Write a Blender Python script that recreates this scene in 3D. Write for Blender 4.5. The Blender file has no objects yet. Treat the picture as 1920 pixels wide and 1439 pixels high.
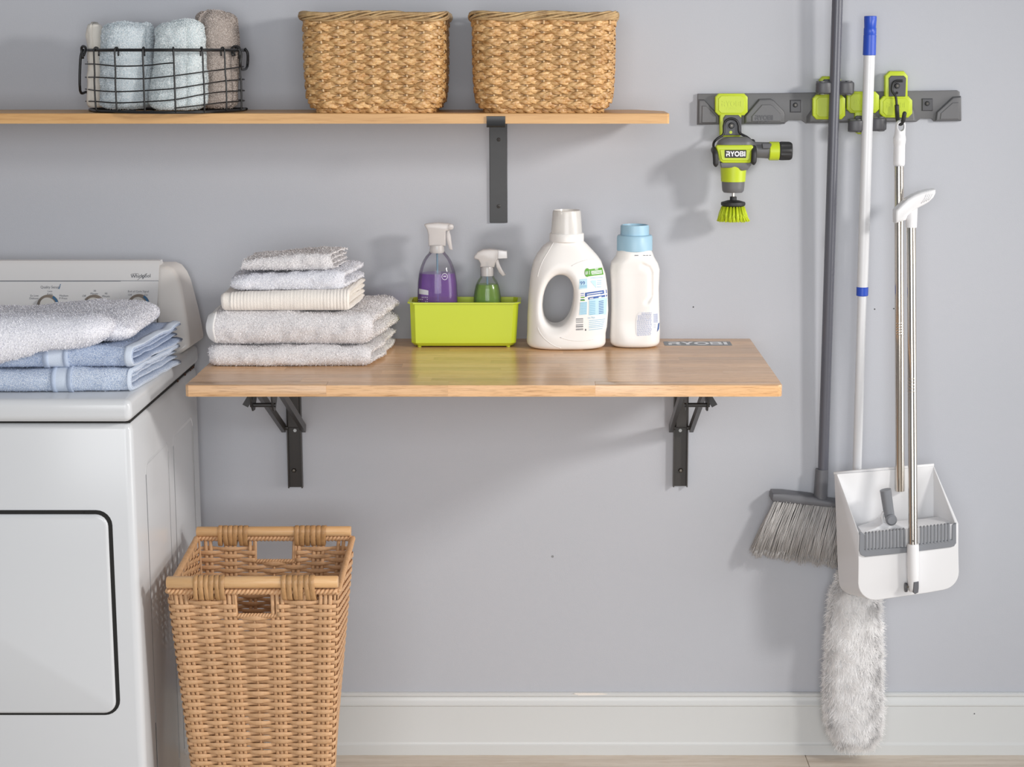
import bpy, bmesh, math, random
import numpy as np
from mathutils import Vector, Matrix
from mathutils.bvhtree import BVHTree

random.seed(4)
rng = np.random.default_rng(4)
SC = bpy.context.scene
COL = SC.collection

# ------------------------------------------------------------------ camera, world, lights, exposure
FOC, PX, PY = 3440.0, 1030.0, 719.5          # focal length and principal point for a 1920 x 1439 frame
CAM = np.array([0.0, -4.1, 1.623])
PIT = math.radians(10.22)
FW = np.array([0, math.cos(PIT), -math.sin(PIT)])
UP = np.array([0, math.sin(PIT), math.cos(PIT)])
cd = bpy.data.cameras.new('camera')
cam = bpy.data.objects.new('camera', cd)
COL.objects.link(cam)
cam.location = CAM
cam.rotation_euler = (math.pi / 2 - PIT, 0, 0)
cd.sensor_fit = 'HORIZONTAL'
cd.sensor_width = 36.0
cd.lens = FOC / 1920 * 36.0
cd.shift_x = (960 - PX) / 1920
cd.clip_start = 0.05
SC.camera = cam

W = bpy.data.worlds.new('world')
SC.world = W
W.use_nodes = True
bg = W.node_tree.nodes['Background']
bg.inputs['Color'].default_value = (0.90, 0.94, 1.0, 1)
bg.inputs['Strength'].default_value = 0.24

def lamp(kind, name, loc, aim, energy, color, **kw):
    d = bpy.data.lights.new(name, kind)
    d.energy = energy
    d.color = color
    for k, v in kw.items():
        setattr(d, k, v)
    o = bpy.data.objects.new(name, d)
    COL.objects.link(o)
    o.location = loc
    o.rotation_euler = Vector(np.array(aim) - np.array(loc)).to_track_quat('-Z', 'Y').to_euler()
    return o

lamp('SPOT', 'key_lamp', (2.5, -2.1, 2.2), (-.79, -.4, .72), 220.0, (1.0, 0.965, 0.92), spot_size=math.radians(70), spot_blend=1.0, shadow_soft_size=.20)
lamp('AREA', 'fill_softbox', (0.0, -5.2, 1.7), (0.0, 0.0, 0.95), 101.0, (0.97, 0.985, 1.0), shape='RECTANGLE', size=2.6, size_y=2.0)
lamp('AREA', 'added_side_fill', (4.3, -1.7, 1.2), (-0.79, -0.45, 0.75), 74.0, (1.0, 0.985, 0.97), shape='RECTANGLE', size=2.2, size_y=2.0)  # added area light with no seen source, brightens the dryer side
SC.view_settings.view_transform = 'Standard'
SC.view_settings.look = 'None'
SC.view_settings.gamma = 1.0
SC.view_settings.use_curve_mapping = False
SC.view_settings.exposure = 0.0
SC.cycles.use_denoising = True
SC.cycles.max_bounces = 10
SC.cycles.transparent_max_bounces = 24

# ------------------------------------------------------------------ measuring: a pixel of the photograph to a point on a real plane
def ray(px, py):
    return FW + np.array([1.0, 0, 0]) * (px - PX) / FOC - UP * (py - PY) / FOC
def at(px, py, Y):
    d = ray(px, py)
    return CAM + d * (Y - CAM[1]) / d[1]
def onz(px, py, Z):
    d = ray(px, py)
    return CAM + d * (Z - CAM[2]) / d[2]

# ------------------------------------------------------------------ mesh helpers
class MB:
    def __init__(s):
        s.v, s.f, s.n = [], [], 0
    def add(s, verts, faces):
        verts = np.asarray(verts, float)
        if not len(verts):
            return s
        s.v.append(verts)
        k = s.n
        s.f += [tuple(i + k for i in f) for f in faces]
        s.n += len(verts)
        return s
    def arr(s):
        return np.concatenate(s.v)
    def box(s, x0, x1, y0, y1, z0, z1, r=0, seg=2):
        bm = bmesh.new()
        bmesh.ops.create_cube(bm, size=1)
        for v in bm.verts:
            v.co = ((x0 + x1) / 2 + v.co.x * (x1 - x0), (y0 + y1) / 2 + v.co.y * (y1 - y0), (z0 + z1) / 2 + v.co.z * (z1 - z0))
        if r:
            bmesh.ops.bevel(bm, geom=bm.edges[:], offset=r, segments=seg, profile=.5, affect='EDGES')
        return s.bm(bm)
    def bm(s, bm):
        bm.verts.index_update()
        s.add([v.co[:] for v in bm.verts], [[v.index for v in f.verts] for f in bm.faces])
        bm.free()
        return s
    def prism(s, front, back, r=0, seg=1):
        """closed outline `front` (3D points) joined to `back` (same count), rounded by r"""
        bm = bmesh.new()
        a = [bm.verts.new(p) for p in front]
        b = [bm.verts.new(p) for p in back]
        n = len(a)
        bm.faces.new(a)
        bm.faces.new(b[::-1])
        for i in range(n):
            bm.faces.new([a[i], b[i], b[(i + 1) % n], a[(i + 1) % n]])
        bmesh.ops.recalc_face_normals(bm, faces=bm.faces[:])
        if r:
            fr = set(a)
            es = [e for e in bm.edges if e.verts[0] in fr and e.verts[1] in fr]
            bmesh.ops.bevel(bm, geom=es, offset=r, segments=seg, profile=.5, affect='EDGES')
        return s.bm(bm)
    def tube(s, pts, r, n=8, closed=False, flat=1.0, cap=True, up=None):
        """round (or flat) rod along a path; r may vary per point"""
        P = np.asarray(pts, float)
        m = len(P)
        R = np.full(m, r, float) if np.isscalar(r) else np.asarray(r, float)
        T = np.roll(P, -1, 0) - np.roll(P, 1, 0)
        if not closed:
            T[0] = P[1] - P[0]
            T[-1] = P[-1] - P[-2]
        T /= np.linalg.norm(T, axis=1)[:, None] + 1e-12
        if up is None:
            u = np.array([0, 0, 1.0]) if abs(T[0][2]) < .9 else np.array([0, 1.0, 0])
        else:
            u = np.asarray(up, float)
        rings = []
        u0 = u
        for i in range(m):
            if closed:
                u = u0
            u = u - T[i] * (u @ T[i])
            u /= np.linalg.norm(u) + 1e-12
            w = np.cross(T[i], u)
            a = np.arange(n) * 2 * math.pi / n
            rings.append(P[i] + R[i] * (np.cos(a)[:, None] * u + flat * np.sin(a)[:, None] * w))
        return s.loft(rings, closed=closed, cap=cap)
    def loft(s, rings, closed=False, cap=True):
        m, n = len(rings), len(rings[0])
        f = []
        for i in range(m if closed else m - 1):
            j = (i + 1) % m
            for k in range(n):
                l = (k + 1) % n
                f.append((i * n + k, j * n + k, j * n + l, i * n + l))
        if cap and not closed:
            f.append(tuple(range(n)))
            f.append(tuple(range((m - 1) * n, m * n))[::-1])
        return s.add(np.concatenate(rings), f)
    def lathe(s, prof, c, n=32, axis='z', sq=1.0):
        rings = []
        a = np.arange(n) * 2 * math.pi / n
        for r, h in prof:
            r = max(r, 1e-5)
            x, y, z = r * np.cos(a), r * np.sin(a) * sq, np.full(n, h)
            q = {'z': (x, y, z), 'y': (x, z, y), 'x': (z, x, y)}[axis]
            rings.append(np.stack(q, 1) + np.asarray(c))
        return s.loft(rings[::-1] if axis != 'y' else rings)
    def poly(s, pts):
        return s.add(pts, [tuple(range(len(pts)))])
    def build(s, name, mat, parent=None, angle=40, fix=True, **props):
        me = bpy.data.meshes.new(name)
        me.from_pydata(s.arr().tolist(), [], s.f)
        if fix:
            bm = bmesh.new()
            bm.from_mesh(me)
            bmesh.ops.recalc_face_normals(bm, faces=bm.faces[:])
            bm.to_mesh(me)
            bm.free()
        me.update()
        me.polygons.foreach_set('use_smooth', np.full(len(me.polygons), angle > 0))
        if 0 < angle < 180:
            me.set_sharp_from_angle(angle=math.radians(angle))
        o = bpy.data.objects.new(name, me)
        COL.objects.link(o)
        if mat:
            me.materials.append(mat)
        if parent is not None:
            o.parent = parent
            o.matrix_parent_inverse = Matrix.Translation(-Vector(parent.location)) if parent.type == 'EMPTY' else parent_inv(parent)
        for k, v in props.items():
            o[k] = v
        return o
def parent_inv(p):
    o, loc = p, Vector((0, 0, 0))
    while o.parent is not None:                       # meshes sit at the origin; only empties carry a location
        o = o.parent
    return Matrix.Identity(4)

def thing(name, loc, label, cat, group=None):
    o = bpy.data.objects.new(name, None)
    o.empty_display_size = .03
    COL.objects.link(o)
    o.location = [float(c) for c in loc]
    tag(o, label, cat, group)
    return o
def tag(o, label, cat, group=None):
    o['label'] = label
    o['category'] = cat
    if group:
        o['group'] = group
    return o

_H = rng.random(4096)
def vnoise(P, scale, seed=0):
    """smooth value noise in -1..1 at points P"""
    Q = np.asarray(P, float) * scale + seed * 17.31 + 1000.5
    I = np.floor(Q).astype(np.int64)
    F = Q - I
    F = F * F * (3 - 2 * F)
    out = 0
    for dx in (0, 1):
        for dy in (0, 1):
            for dz in (0, 1):
                h = _H[((I[:, 0] + dx) * 73856093 ^ (I[:, 1] + dy) * 19349663 ^ (I[:, 2] + dz) * 83492791) & 4095]
                w = (F[:, 0] if dx else 1 - F[:, 0]) * (F[:, 1] if dy else 1 - F[:, 1]) * (F[:, 2] if dz else 1 - F[:, 2])
                out = out + h * w
    return out * 2 - 1

def nets(fn, lo, hi, h, steps=2):
    """surface of a solid given by a signed distance function (surface nets)"""
    lo, hi = np.asarray(lo, float), np.asarray(hi, float)
    N = np.ceil((hi - lo) / h).astype(int) + 1
    ax = [lo[i] + np.arange(N[i]) * h for i in range(3)]
    G = np.stack(np.meshgrid(*ax, indexing='ij'), -1).reshape(-1, 3)
    F = fn(G).reshape(N)
    I = F < 0
    c = [I[a:N[0] - 1 + a, b:N[1] - 1 + b, d:N[2] - 1 + d] for a in (0, 1) for b in (0, 1) for d in (0, 1)]
    sm = sum(x.astype(int) for x in c)
    mixed = (sm > 0) & (sm < 8)
    idx = np.full(mixed.shape, -1)
    cells = np.argwhere(mixed)
    idx[mixed] = np.arange(len(cells))
    acc = np.zeros((len(cells), 3))
    cnt = np.zeros(len(cells))
    offs = [(a, b, d) for a in (0, 1) for b in (0, 1) for d in (0, 1)]
    for o in offs:
        for k in range(3):
            if o[k]:
                continue
            q = list(o)
            q[k] = 1
            f0 = F[tuple((cells + o).T)]
            f1 = F[tuple((cells + q).T)]
            m = (f0 < 0) != (f1 < 0)
            t = np.where(m, f0 / np.where(m, f0 - f1, 1), 0)
            p = cells + np.array(o) + t[:, None] * np.eye(3)[k]
            acc[m] += p[m]
            cnt[m] += 1
    V = lo + acc / cnt[:, None] * h
    for _ in range(steps):
        e = h * .2
        f = fn(V)
        g = np.stack([(fn(V + np.eye(3)[k] * e) - fn(V - np.eye(3)[k] * e)) / (2 * e) for k in range(3)], 1)
        V = V - np.clip(f / (np.sum(g * g, 1) + 1e-9), -h * .5, h * .5)[:, None] * g
    Q = []
    for k in range(3):
        a, b = (k + 1) % 3, (k + 2) % 3
        sl0 = [slice(None)] * 3
        sl1 = [slice(None)] * 3
        sl0[k] = slice(0, -1)
        sl1[k] = slice(1, None)
        A, B = I[tuple(sl0)], I[tuple(sl1)]
        E = np.argwhere(A != B)
        E = E[(E[:, a] > 0) & (E[:, b] > 0) & (E[:, a] < N[a] - 1) & (E[:, b] < N[b] - 1)]
        s = A[tuple(E.T)]
        ea, eb = np.eye(3, dtype=int)[a], np.eye(3, dtype=int)[b]
        q = np.stack([idx[tuple((E - ea - eb).T)], idx[tuple((E - eb).T)], idx[tuple(E.T)], idx[tuple((E - ea).T)]], 1)
        q[~s] = q[~s][:, ::-1]
        Q.append(q)
    return V, [tuple(x) for x in np.concatenate(Q).tolist()]
def s_box(P, c, b, r):
    q = np.abs(P - np.asarray(c)) - np.asarray(b) + r
    return np.linalg.norm(np.maximum(q, 0), axis=1) + np.minimum(q.max(1), 0) - r
def s_cap(P, a, b, r, r2=None):
    a, b = np.asarray(a, float), np.asarray(b, float)
    pa, ba = P - a, b - a
    t = np.clip(pa @ ba / (ba @ ba), 0, 1)
    return np.linalg.norm(pa - t[:, None] * ba, axis=1) - (r if r2 is None else r + (r2 - r) * t)
def smin(a, b, k):
    h = np.clip(.5 + .5 * (b - a) / k, 0, 1)
    return b + (a - b) * h - k * h * (1 - h)
def smax(a, b, k):
    return -smin(-a, -b, k)

def orient(mb):
    """turn all faces gathered so far outward"""
    bm = bmesh.new()
    vv = [bm.verts.new(p) for p in mb.arr().tolist()]
    for f in mb.f:
        try:
            bm.faces.new([vv[i] for i in f])
        except ValueError:
            pass
    bmesh.ops.recalc_face_normals(bm, faces=bm.faces[:])
    bm.verts.index_update()
    mb.f = [tuple(v.index for v in f.verts) for f in bm.faces]
    bm.free()

def fuzz(mb, n, length, width, seed=0, keep=None, droop=0.3, lift=.45):
    """short terry loops standing on the surface gathered so far"""
    orient(mb)
    V = mb.arr()
    g = np.random.default_rng(seed)
    T = []
    for f in mb.f:
        if len(f) == 4:
            T += [(f[0], f[1], f[2]), (f[0], f[2], f[3])]
        elif len(f) == 3:
            T.append(f)
    T = np.array(T)
    a, b, c = V[T[:, 0]], V[T[:, 1]], V[T[:, 2]]
    nn = np.cross(b - a, c - a)
    ar = np.linalg.norm(nn, axis=1)
    if keep is not None:
        ar = ar * keep((a + b + c) / 3, nn / (ar[:, None] + 1e-12))
    i = g.choice(len(T), n, p=ar / ar.sum())
    u, w = g.random((2, n))
    fl = u + w > 1
    u[fl], w[fl] = 1 - u[fl], 1 - w[fl]
    P = a[i] + u[:, None] * (b[i] - a[i]) + w[:, None] * (c[i] - a[i])
    N = nn[i] / (np.linalg.norm(nn[i], axis=1)[:, None] + 1e-12)
    D = g.normal(0, 1, (n, 3))                        # loops lie over one another, most of them near flat
    D[:, 2] -= droop
    D -= N * np.sum(D * N, 1)[:, None]
    D /= np.linalg.norm(D, axis=1)[:, None] + 1e-9
    D = D + N * (lift * (.35 + g.random(n) ** 2 * 1.6))[:, None]
    D /= np.linalg.norm(D, axis=1)[:, None]
    S = np.cross(D, N + g.normal(0, .12, (n, 3)))
    S /= np.linalg.norm(S, axis=1)[:, None] + 1e-9
    L = length * (.5 + g.random(n))[:, None]
    tip = P + D * L
    v = np.concatenate([P - S * width, P + S * width, tip + S * width * .7, tip - S * width * .7])
    k = np.arange(n)
    q = np.stack([k, k + n, k + 2 * n, k + 3 * n], 1)
    mb.add(v, q.tolist())

def camdecal(bvh, pts, off=.0006):
    """points of the photograph laid on a real surface"""
    out = []
    for px, py in pts:
        d = Vector(ray(px, py)).normalized()
        h = bvh.ray_cast(Vector(CAM), d)
        out.append(np.array(h[0]) + np.array(h[1]) * off if h[0] is not None else None)
    last = next((q for q in out if q is not None), np.zeros(3))
    res = []
    for q in out:
        last = q if q is not None else last
        res.append(last)
    return np.array(res)
def bvh_of(mb):
    return BVHTree.FromPolygons(mb.arr().tolist(), mb.f)
def patch(mb, bvh, q, nx=6, ny=4, off=.0006):
    """four-cornered patch (pixels: TL TR BR BL) on a surface"""
    q = np.asarray(q, float)
    P = []
    for j in range(ny + 1):
        for i in range(nx + 1):
            u, v = i / nx, j / ny
            P.append((1 - v) * ((1 - u) * q[0] + u * q[1]) + v * ((1 - u) * q[3] + u * q[2]))
    f = [(j * (nx + 1) + i, j * (nx + 1) + i + 1, (j + 1) * (nx + 1) + i + 1, (j + 1) * (nx + 1) + i) for j in range(ny) for i in range(nx)]
    mb.add(camdecal(bvh, P, off), f)
def rect(x0, y0, x1, y1, skew=0):
    return [(x0, y0), (x1, y0 + skew), (x1, y1 + skew), (x0, y1)]

# text outlines, converted once while the scene is still empty
_T = {}
def prep_text(strings):
    obs = []
    for t in strings:
        c = bpy.data.curves.new('text', 'FONT')
        c.body = t
        c.size = 1.0
        c.resolution_u = 2
        o = bpy.data.objects.new('text', c)
        COL.objects.link(o)
        obs.append((t, o, c))
    bpy.context.view_layer.update()
    dg = bpy.context.evaluated_depsgraph_get()
    for t, o, c in obs:
        me = bpy.data.meshes.new_from_object(o.evaluated_get(dg))
        _T[t] = (np.array([v.co[:2] for v in me.vertices]), [tuple(p.vertices) for p in me.polygons])
        bpy.data.meshes.remove(me)
    for t, o, c in obs:
        bpy.data.objects.remove(o)
        bpy.data.curves.remove(c)
prep_text(['Whirlpool', 'Quality Sensor', 'Ex Low', 'Delicate', 'Less', 'Knits', 'Medium', 'P Press', 'Off', 'On', '30', '90', 'Minute',
           'End of Cycle Signal', 'LINK', '99', '#1', 'ULTRA'])
def text_px(mb, bvh, t, x, y, h, ang=0, sx=1.0, off=.0006, anchor=.5, italic=0):
    """text whose capitals are h pixels tall, centred (anchor .5) at pixel x, baseline y"""
    V, F = _T[t]
    k = h / .72
    w = V[:, 0].max() + V[:, 0].min()
    q = np.stack([(V[:, 0] - w * anchor + italic * V[:, 1]) * k * sx, -V[:, 1] * k], 1)
    c, s_ = math.cos(ang), math.sin(ang)
    q = np.stack([x + q[:, 0] * c - q[:, 1] * s_, y + q[:, 0] * s_ + q[:, 1] * c], 1)
    mb.add(camdecal(bvh, q, off), F)

LOGO = []
LOGO.append([(0, 1), (.78, 1), (.92, .86), (.92, .5), (.8, .38), (.98, 0), (.7, 0), (.54, .34), (.27, .34), (.27, 0), (.02, 0), (.02, .55), (.66, .55), (.66, .77), (.17, .77)])
LOGO.append([(p[0] + 1.0, p[1]) for p in [(0, 1), (.28, 1), (.49, .66), (.7, 1), (.98, 1), (.62, .42), (.62, 0), (.36, 0), (.36, .42)]])
_o = [(.58 + .58 * math.cos(a), .5 + .53 * math.sin(a)) for a in np.linspace(0, 2 * math.pi, 25)]
_i = [(.58 + .33 * math.cos(a), .5 + .28 * math.sin(a)) for a in np.linspace(0, 2 * math.pi, 25)]
for j in range(24):
    LOGO.append([(p[0] + 1.98, p[1]) for p in (_o[j], _o[j + 1], _i[j + 1], _i[j])])
LOGO.append([(p[0] + 3.22, p[1]) for p in [(0, 1), (.76, 1), (.88, .88), (.88, .62), (.79, .5), (.92, .4), (.92, .12), (.8, 0), (0, 0), (0, .22), (.64, .22), (.64, .4), (.2, .4), (.2, .6), (.61, .6), (.61, .78), (0, .78)]])
LOGO.append([(p[0] + 3.22, p[1]) for p in [(0, .23), (.19, .23), (.19, .77), (0, .77)]])
LOGO.append([(p[0] + 4.24, p[1]) for p in [(0, 0), (.27, 0), (.27, 1), (0, 1)]])
LOGO_W = 4.51
def logo(mb, put):
    """put(u, v) maps 0..1 logo coordinates to a point"""
    for p in LOGO:
        mb.poly([put(a / LOGO_W, b) for a, b in p])

# ------------------------------------------------------------------ materials
def lin(h):
    h = h.lstrip('#')
    c = [int(h[i:i + 2], 16) / 255 for i in (0, 2, 4)]
    return tuple(x / 12.92 if x <= .04045 else ((x + .055) / 1.055) ** 2.4 for x in c) + (1,)
def new_mat(name):
    m = bpy.data.materials.new(name)
    m.use_nodes = True
    return m, m.node_tree, m.node_tree.nodes['Principled BSDF']
def node(nt, kind, **kw):
    n = nt.nodes.new(kind)
    for k, v in kw.items():
        if k in n.inputs:
            n.inputs[k].default_value = v
        else:
            setattr(n, k, v)
    return n
def plain(name, color, rough=.5, metal=0, bump=0, bscale=300, spec=.5, coat=0, var=None, vscale=8, stretch=(1, 1, 1), sheen=0, trans=0, rand=None, sss=0):
    m, nt, b = new_mat(name)
    b.inputs['Base Color'].default_value = lin(color)
    b.inputs['Roughness'].default_value = rough
    b.inputs['Metallic'].default_value = metal
    b.inputs['Specular IOR Level'].default_value = spec
    b.inputs['Coat Weight'].default_value = coat
    b.inputs['Coat Roughness'].default_value = .12
    b.inputs['Sheen Weight'].default_value = sheen
    b.inputs['Subsurface Weight'].default_value = sss
    if sss:
        b.inputs['Subsurface Radius'].default_value = (.01, .01, .009)
        b.inputs['Subsurface Scale'].default_value = .5
    tc = node(nt, 'ShaderNodeTexCoord')
    mp = node(nt, 'ShaderNodeMapping')
    mp.inputs['Scale'].default_value = stretch
    nt.links.new(tc.outputs['Object'], mp.inputs['Vector'])
    if var:
        n = node(nt, 'ShaderNodeTexNoise', Scale=vscale, Detail=5.0, Roughness=.6)
        nt.links.new(mp.outputs['Vector'], n.inputs['Vector'])
        r = node(nt, 'ShaderNodeValToRGB')
        r.color_ramp.elements[0].position = .3
        r.color_ramp.elements[1].position = .7
        r.color_ramp.elements[0].color = lin(color)
        r.color_ramp.elements[1].color = lin(var)
        nt.links.new(n.outputs['Fac'], r.inputs['Fac'])
        last = r.outputs['Color']
        if rand:
            oi = node(nt, 'ShaderNodeObjectInfo')
            hs = node(nt, 'ShaderNodeHueSaturation')
            mr = node(nt, 'ShaderNodeMapRange')
            mr.inputs['To Min'].default_value = 1 - rand
            mr.inputs['To Max'].default_value = 1 + rand
            nt.links.new(oi.outputs['Random'], mr.inputs['Value'])
            nt.links.new(mr.outputs['Result'], hs.inputs['Value'])
            nt.links.new(last, hs.inputs['Color'])
            last = hs.outputs['Color']
        nt.links.new(last, b.inputs['Base Color'])
    if bump:
        n = node(nt, 'ShaderNodeTexNoise', Scale=bscale, Detail=4.0, Roughness=.6)
        nt.links.new(mp.outputs['Vector'], n.inputs['Vector'])
        u = node(nt, 'ShaderNodeBump', Strength=bump, Distance=.002)
        nt.links.new(n.outputs['Fac'], u.inputs['Height'])
        nt.links.new(u.outputs['Normal'], b.inputs['Normal'])
    return m
def wood(name, light, dark, rough, rand=.12, scale=(1.2, 18, 18), pores=.5, coat=0, spec=.5):
    m, nt, b = new_mat(name)
    tc = node(nt, 'ShaderNodeTexCoord')
    oi = node(nt, 'ShaderNodeObjectInfo')
    ad = node(nt, 'ShaderNodeVectorMath', operation='MULTIPLY_ADD')
    ad.inputs[1].default_value = (1, 1, 1)
    sc = node(nt, 'ShaderNodeVectorMath', operation='SCALE')
    sc.inputs[0].default_value = (7.3, 3.1, 5.7)
    nt.links.new(oi.outputs['Random'], sc.inputs['Scale'])
    nt.links.new(tc.outputs['Object'], ad.inputs[0])
    nt.links.new(sc.outputs['Vector'], ad.inputs[2])
    mp = node(nt, 'ShaderNodeMapping')
    mp.inputs['Scale'].default_value = scale
    nt.links.new(ad.outputs['Vector'], mp.inputs['Vector'])
    n1 = node(nt, 'ShaderNodeTexNoise', Scale=2.2, Detail=6.0, Roughness=.62, Distortion=.6)
    nt.links.new(mp.outputs['Vector'], n1.inputs['Vector'])
    mp2 = node(nt, 'ShaderNodeMapping')
    mp2.inputs['Scale'].default_value = [s * 6 for s in scale]
    nt.links.new(ad.outputs['Vector'], mp2.inputs['Vector'])
    n2 = node(nt, 'ShaderNodeTexNoise', Scale=2.5, Detail=3.0, Roughness=.7)
    nt.links.new(mp2.outputs['Vector'], n2.inputs['Vector'])
    r = node(nt, 'ShaderNodeValToRGB')
    r.color_ramp.elements[0].position = .32
    r.color_ramp.elements[1].position = .68
    r.color_ramp.elements[0].color = lin(dark)
    r.color_ramp.elements[1].color = lin(light)
    nt.links.new(n1.outputs['Fac'], r.inputs['Fac'])
    r2 = node(nt, 'ShaderNodeValToRGB')
    r2.color_ramp.elements[0].position = .3
    r2.color_ramp.elements[1].position = .5
    v = 1 - .45 * pores
    r2.color_ramp.elements[0].color = (v, v * .93, v * .85, 1)
    r2.color_ramp.elements[1].color = (1, 1, 1, 1)
    nt.links.new(n2.outputs['Fac'], r2.inputs['Fac'])
    mx = node(nt, 'ShaderNodeMix', data_type='RGBA', blend_type='MULTIPLY')
    mx.inputs['Factor'].default_value = 1
    nt.links.new(r.outputs['Color'], mx.inputs['A'])
    nt.links.new(r2.outputs['Color'], mx.inputs['B'])
    hs = node(nt, 'ShaderNodeHueSaturation')
    mr = node(nt, 'ShaderNodeMapRange')
    mr.inputs['To Min'].default_value = 1 - rand
    mr.inputs['To Max'].default_value = 1 + rand
    nt.links.new(oi.outputs['Random'], mr.inputs['Value'])
    nt.links.new(mr.outputs['Result'], hs.inputs['Value'])
    nt.links.new(mx.outputs['Result'], hs.inputs['Color'])
    nt.links.new(hs.outputs['Color'], b.inputs['Base Color'])
    b.inputs['Roughness'].default_value = rough
    b.inputs['Specular IOR Level'].default_value = spec
    b.inputs['Coat Weight'].default_value = coat
    b.inputs['Coat Roughness'].default_value = .18
    u = node(nt, 'ShaderNodeBump', Strength=.06, Distance=.001)
    nt.links.new(n2.outputs['Fac'], u.inputs['Height'])
    nt.links.new(u.outputs['Normal'], b.inputs['Normal'])
    return m
def clear(name, color, body=0.0, body_color='#ffffff', rough=.05):
    """see-through plastic or liquid: tinted transparency under a glossy skin, with some milky body"""
    m, nt, b = new_mat(name)
    out = nt.nodes['Material Output']
    tr = node(nt, 'ShaderNodeBsdfTransparent')
    tr.inputs['Color'].default_value = lin(color)
    gl = node(nt, 'ShaderNodeBsdfGlossy', Roughness=rough)
    b.inputs['Base Color'].default_value = lin(body_color)
    b.inputs['Roughness'].default_value = .25
    m1 = node(nt, 'ShaderNodeMixShader')
    m1.inputs[0].default_value = body
    nt.links.new(tr.outputs[0], m1.inputs[1])
    nt.links.new(b.outputs[0], m1.inputs[2])
    fr = node(nt, 'ShaderNodeLayerWeight', Blend=.25)
    mm = node(nt, 'ShaderNodeMath', operation='MULTIPLY')
    mm.inputs[1].default_value = .7
    nt.links.new(fr.outputs['Fresnel'], mm.inputs[0])
    m2 = node(nt, 'ShaderNodeMixShader')
    nt.links.new(mm.outputs[0], m2.inputs[0])
    nt.links.new(m1.outputs[0], m2.inputs[1])
    nt.links.new(gl.outputs[0], m2.inputs[2])
    nt.links.new(m2.outputs[0], out.inputs['Surface'])
    return m

def fibre(name, color, var=None, vscale=300, thru=.12):
    m, nt, b = new_mat(name)
    d = node(nt, 'ShaderNodeBsdfDiffuse')
    t_ = node(nt, 'ShaderNodeBsdfTranslucent')
    d.inputs['Color'].default_value = t_.inputs['Color'].default_value = lin(color)
    if var:
        tc = node(nt, 'ShaderNodeTexCoord')
        n = node(nt, 'ShaderNodeTexNoise', Scale=vscale, Detail=3.0)
        nt.links.new(tc.outputs['Object'], n.inputs['Vector'])
        r = node(nt, 'ShaderNodeValToRGB')
        r.color_ramp.elements[0].position = .38
        r.color_ramp.elements[1].position = .62
        r.color_ramp.elements[0].color = lin(var)
        r.color_ramp.elements[1].color = lin(color)
        nt.links.new(n.outputs['Fac'], r.inputs['Fac'])
        nt.links.new(r.outputs['Color'], d.inputs['Color'])
        nt.links.new(r.outputs['Color'], t_.inputs['Color'])
    x = node(nt, 'ShaderNodeMixShader')
    x.inputs[0].default_value = thru
    nt.links.new(d.outputs[0], x.inputs[1])
    nt.links.new(t_.outputs[0], x.inputs[2])
    nt.links.new(x.outputs[0], nt.nodes['Material Output'].inputs['Surface'])
    return m

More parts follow.
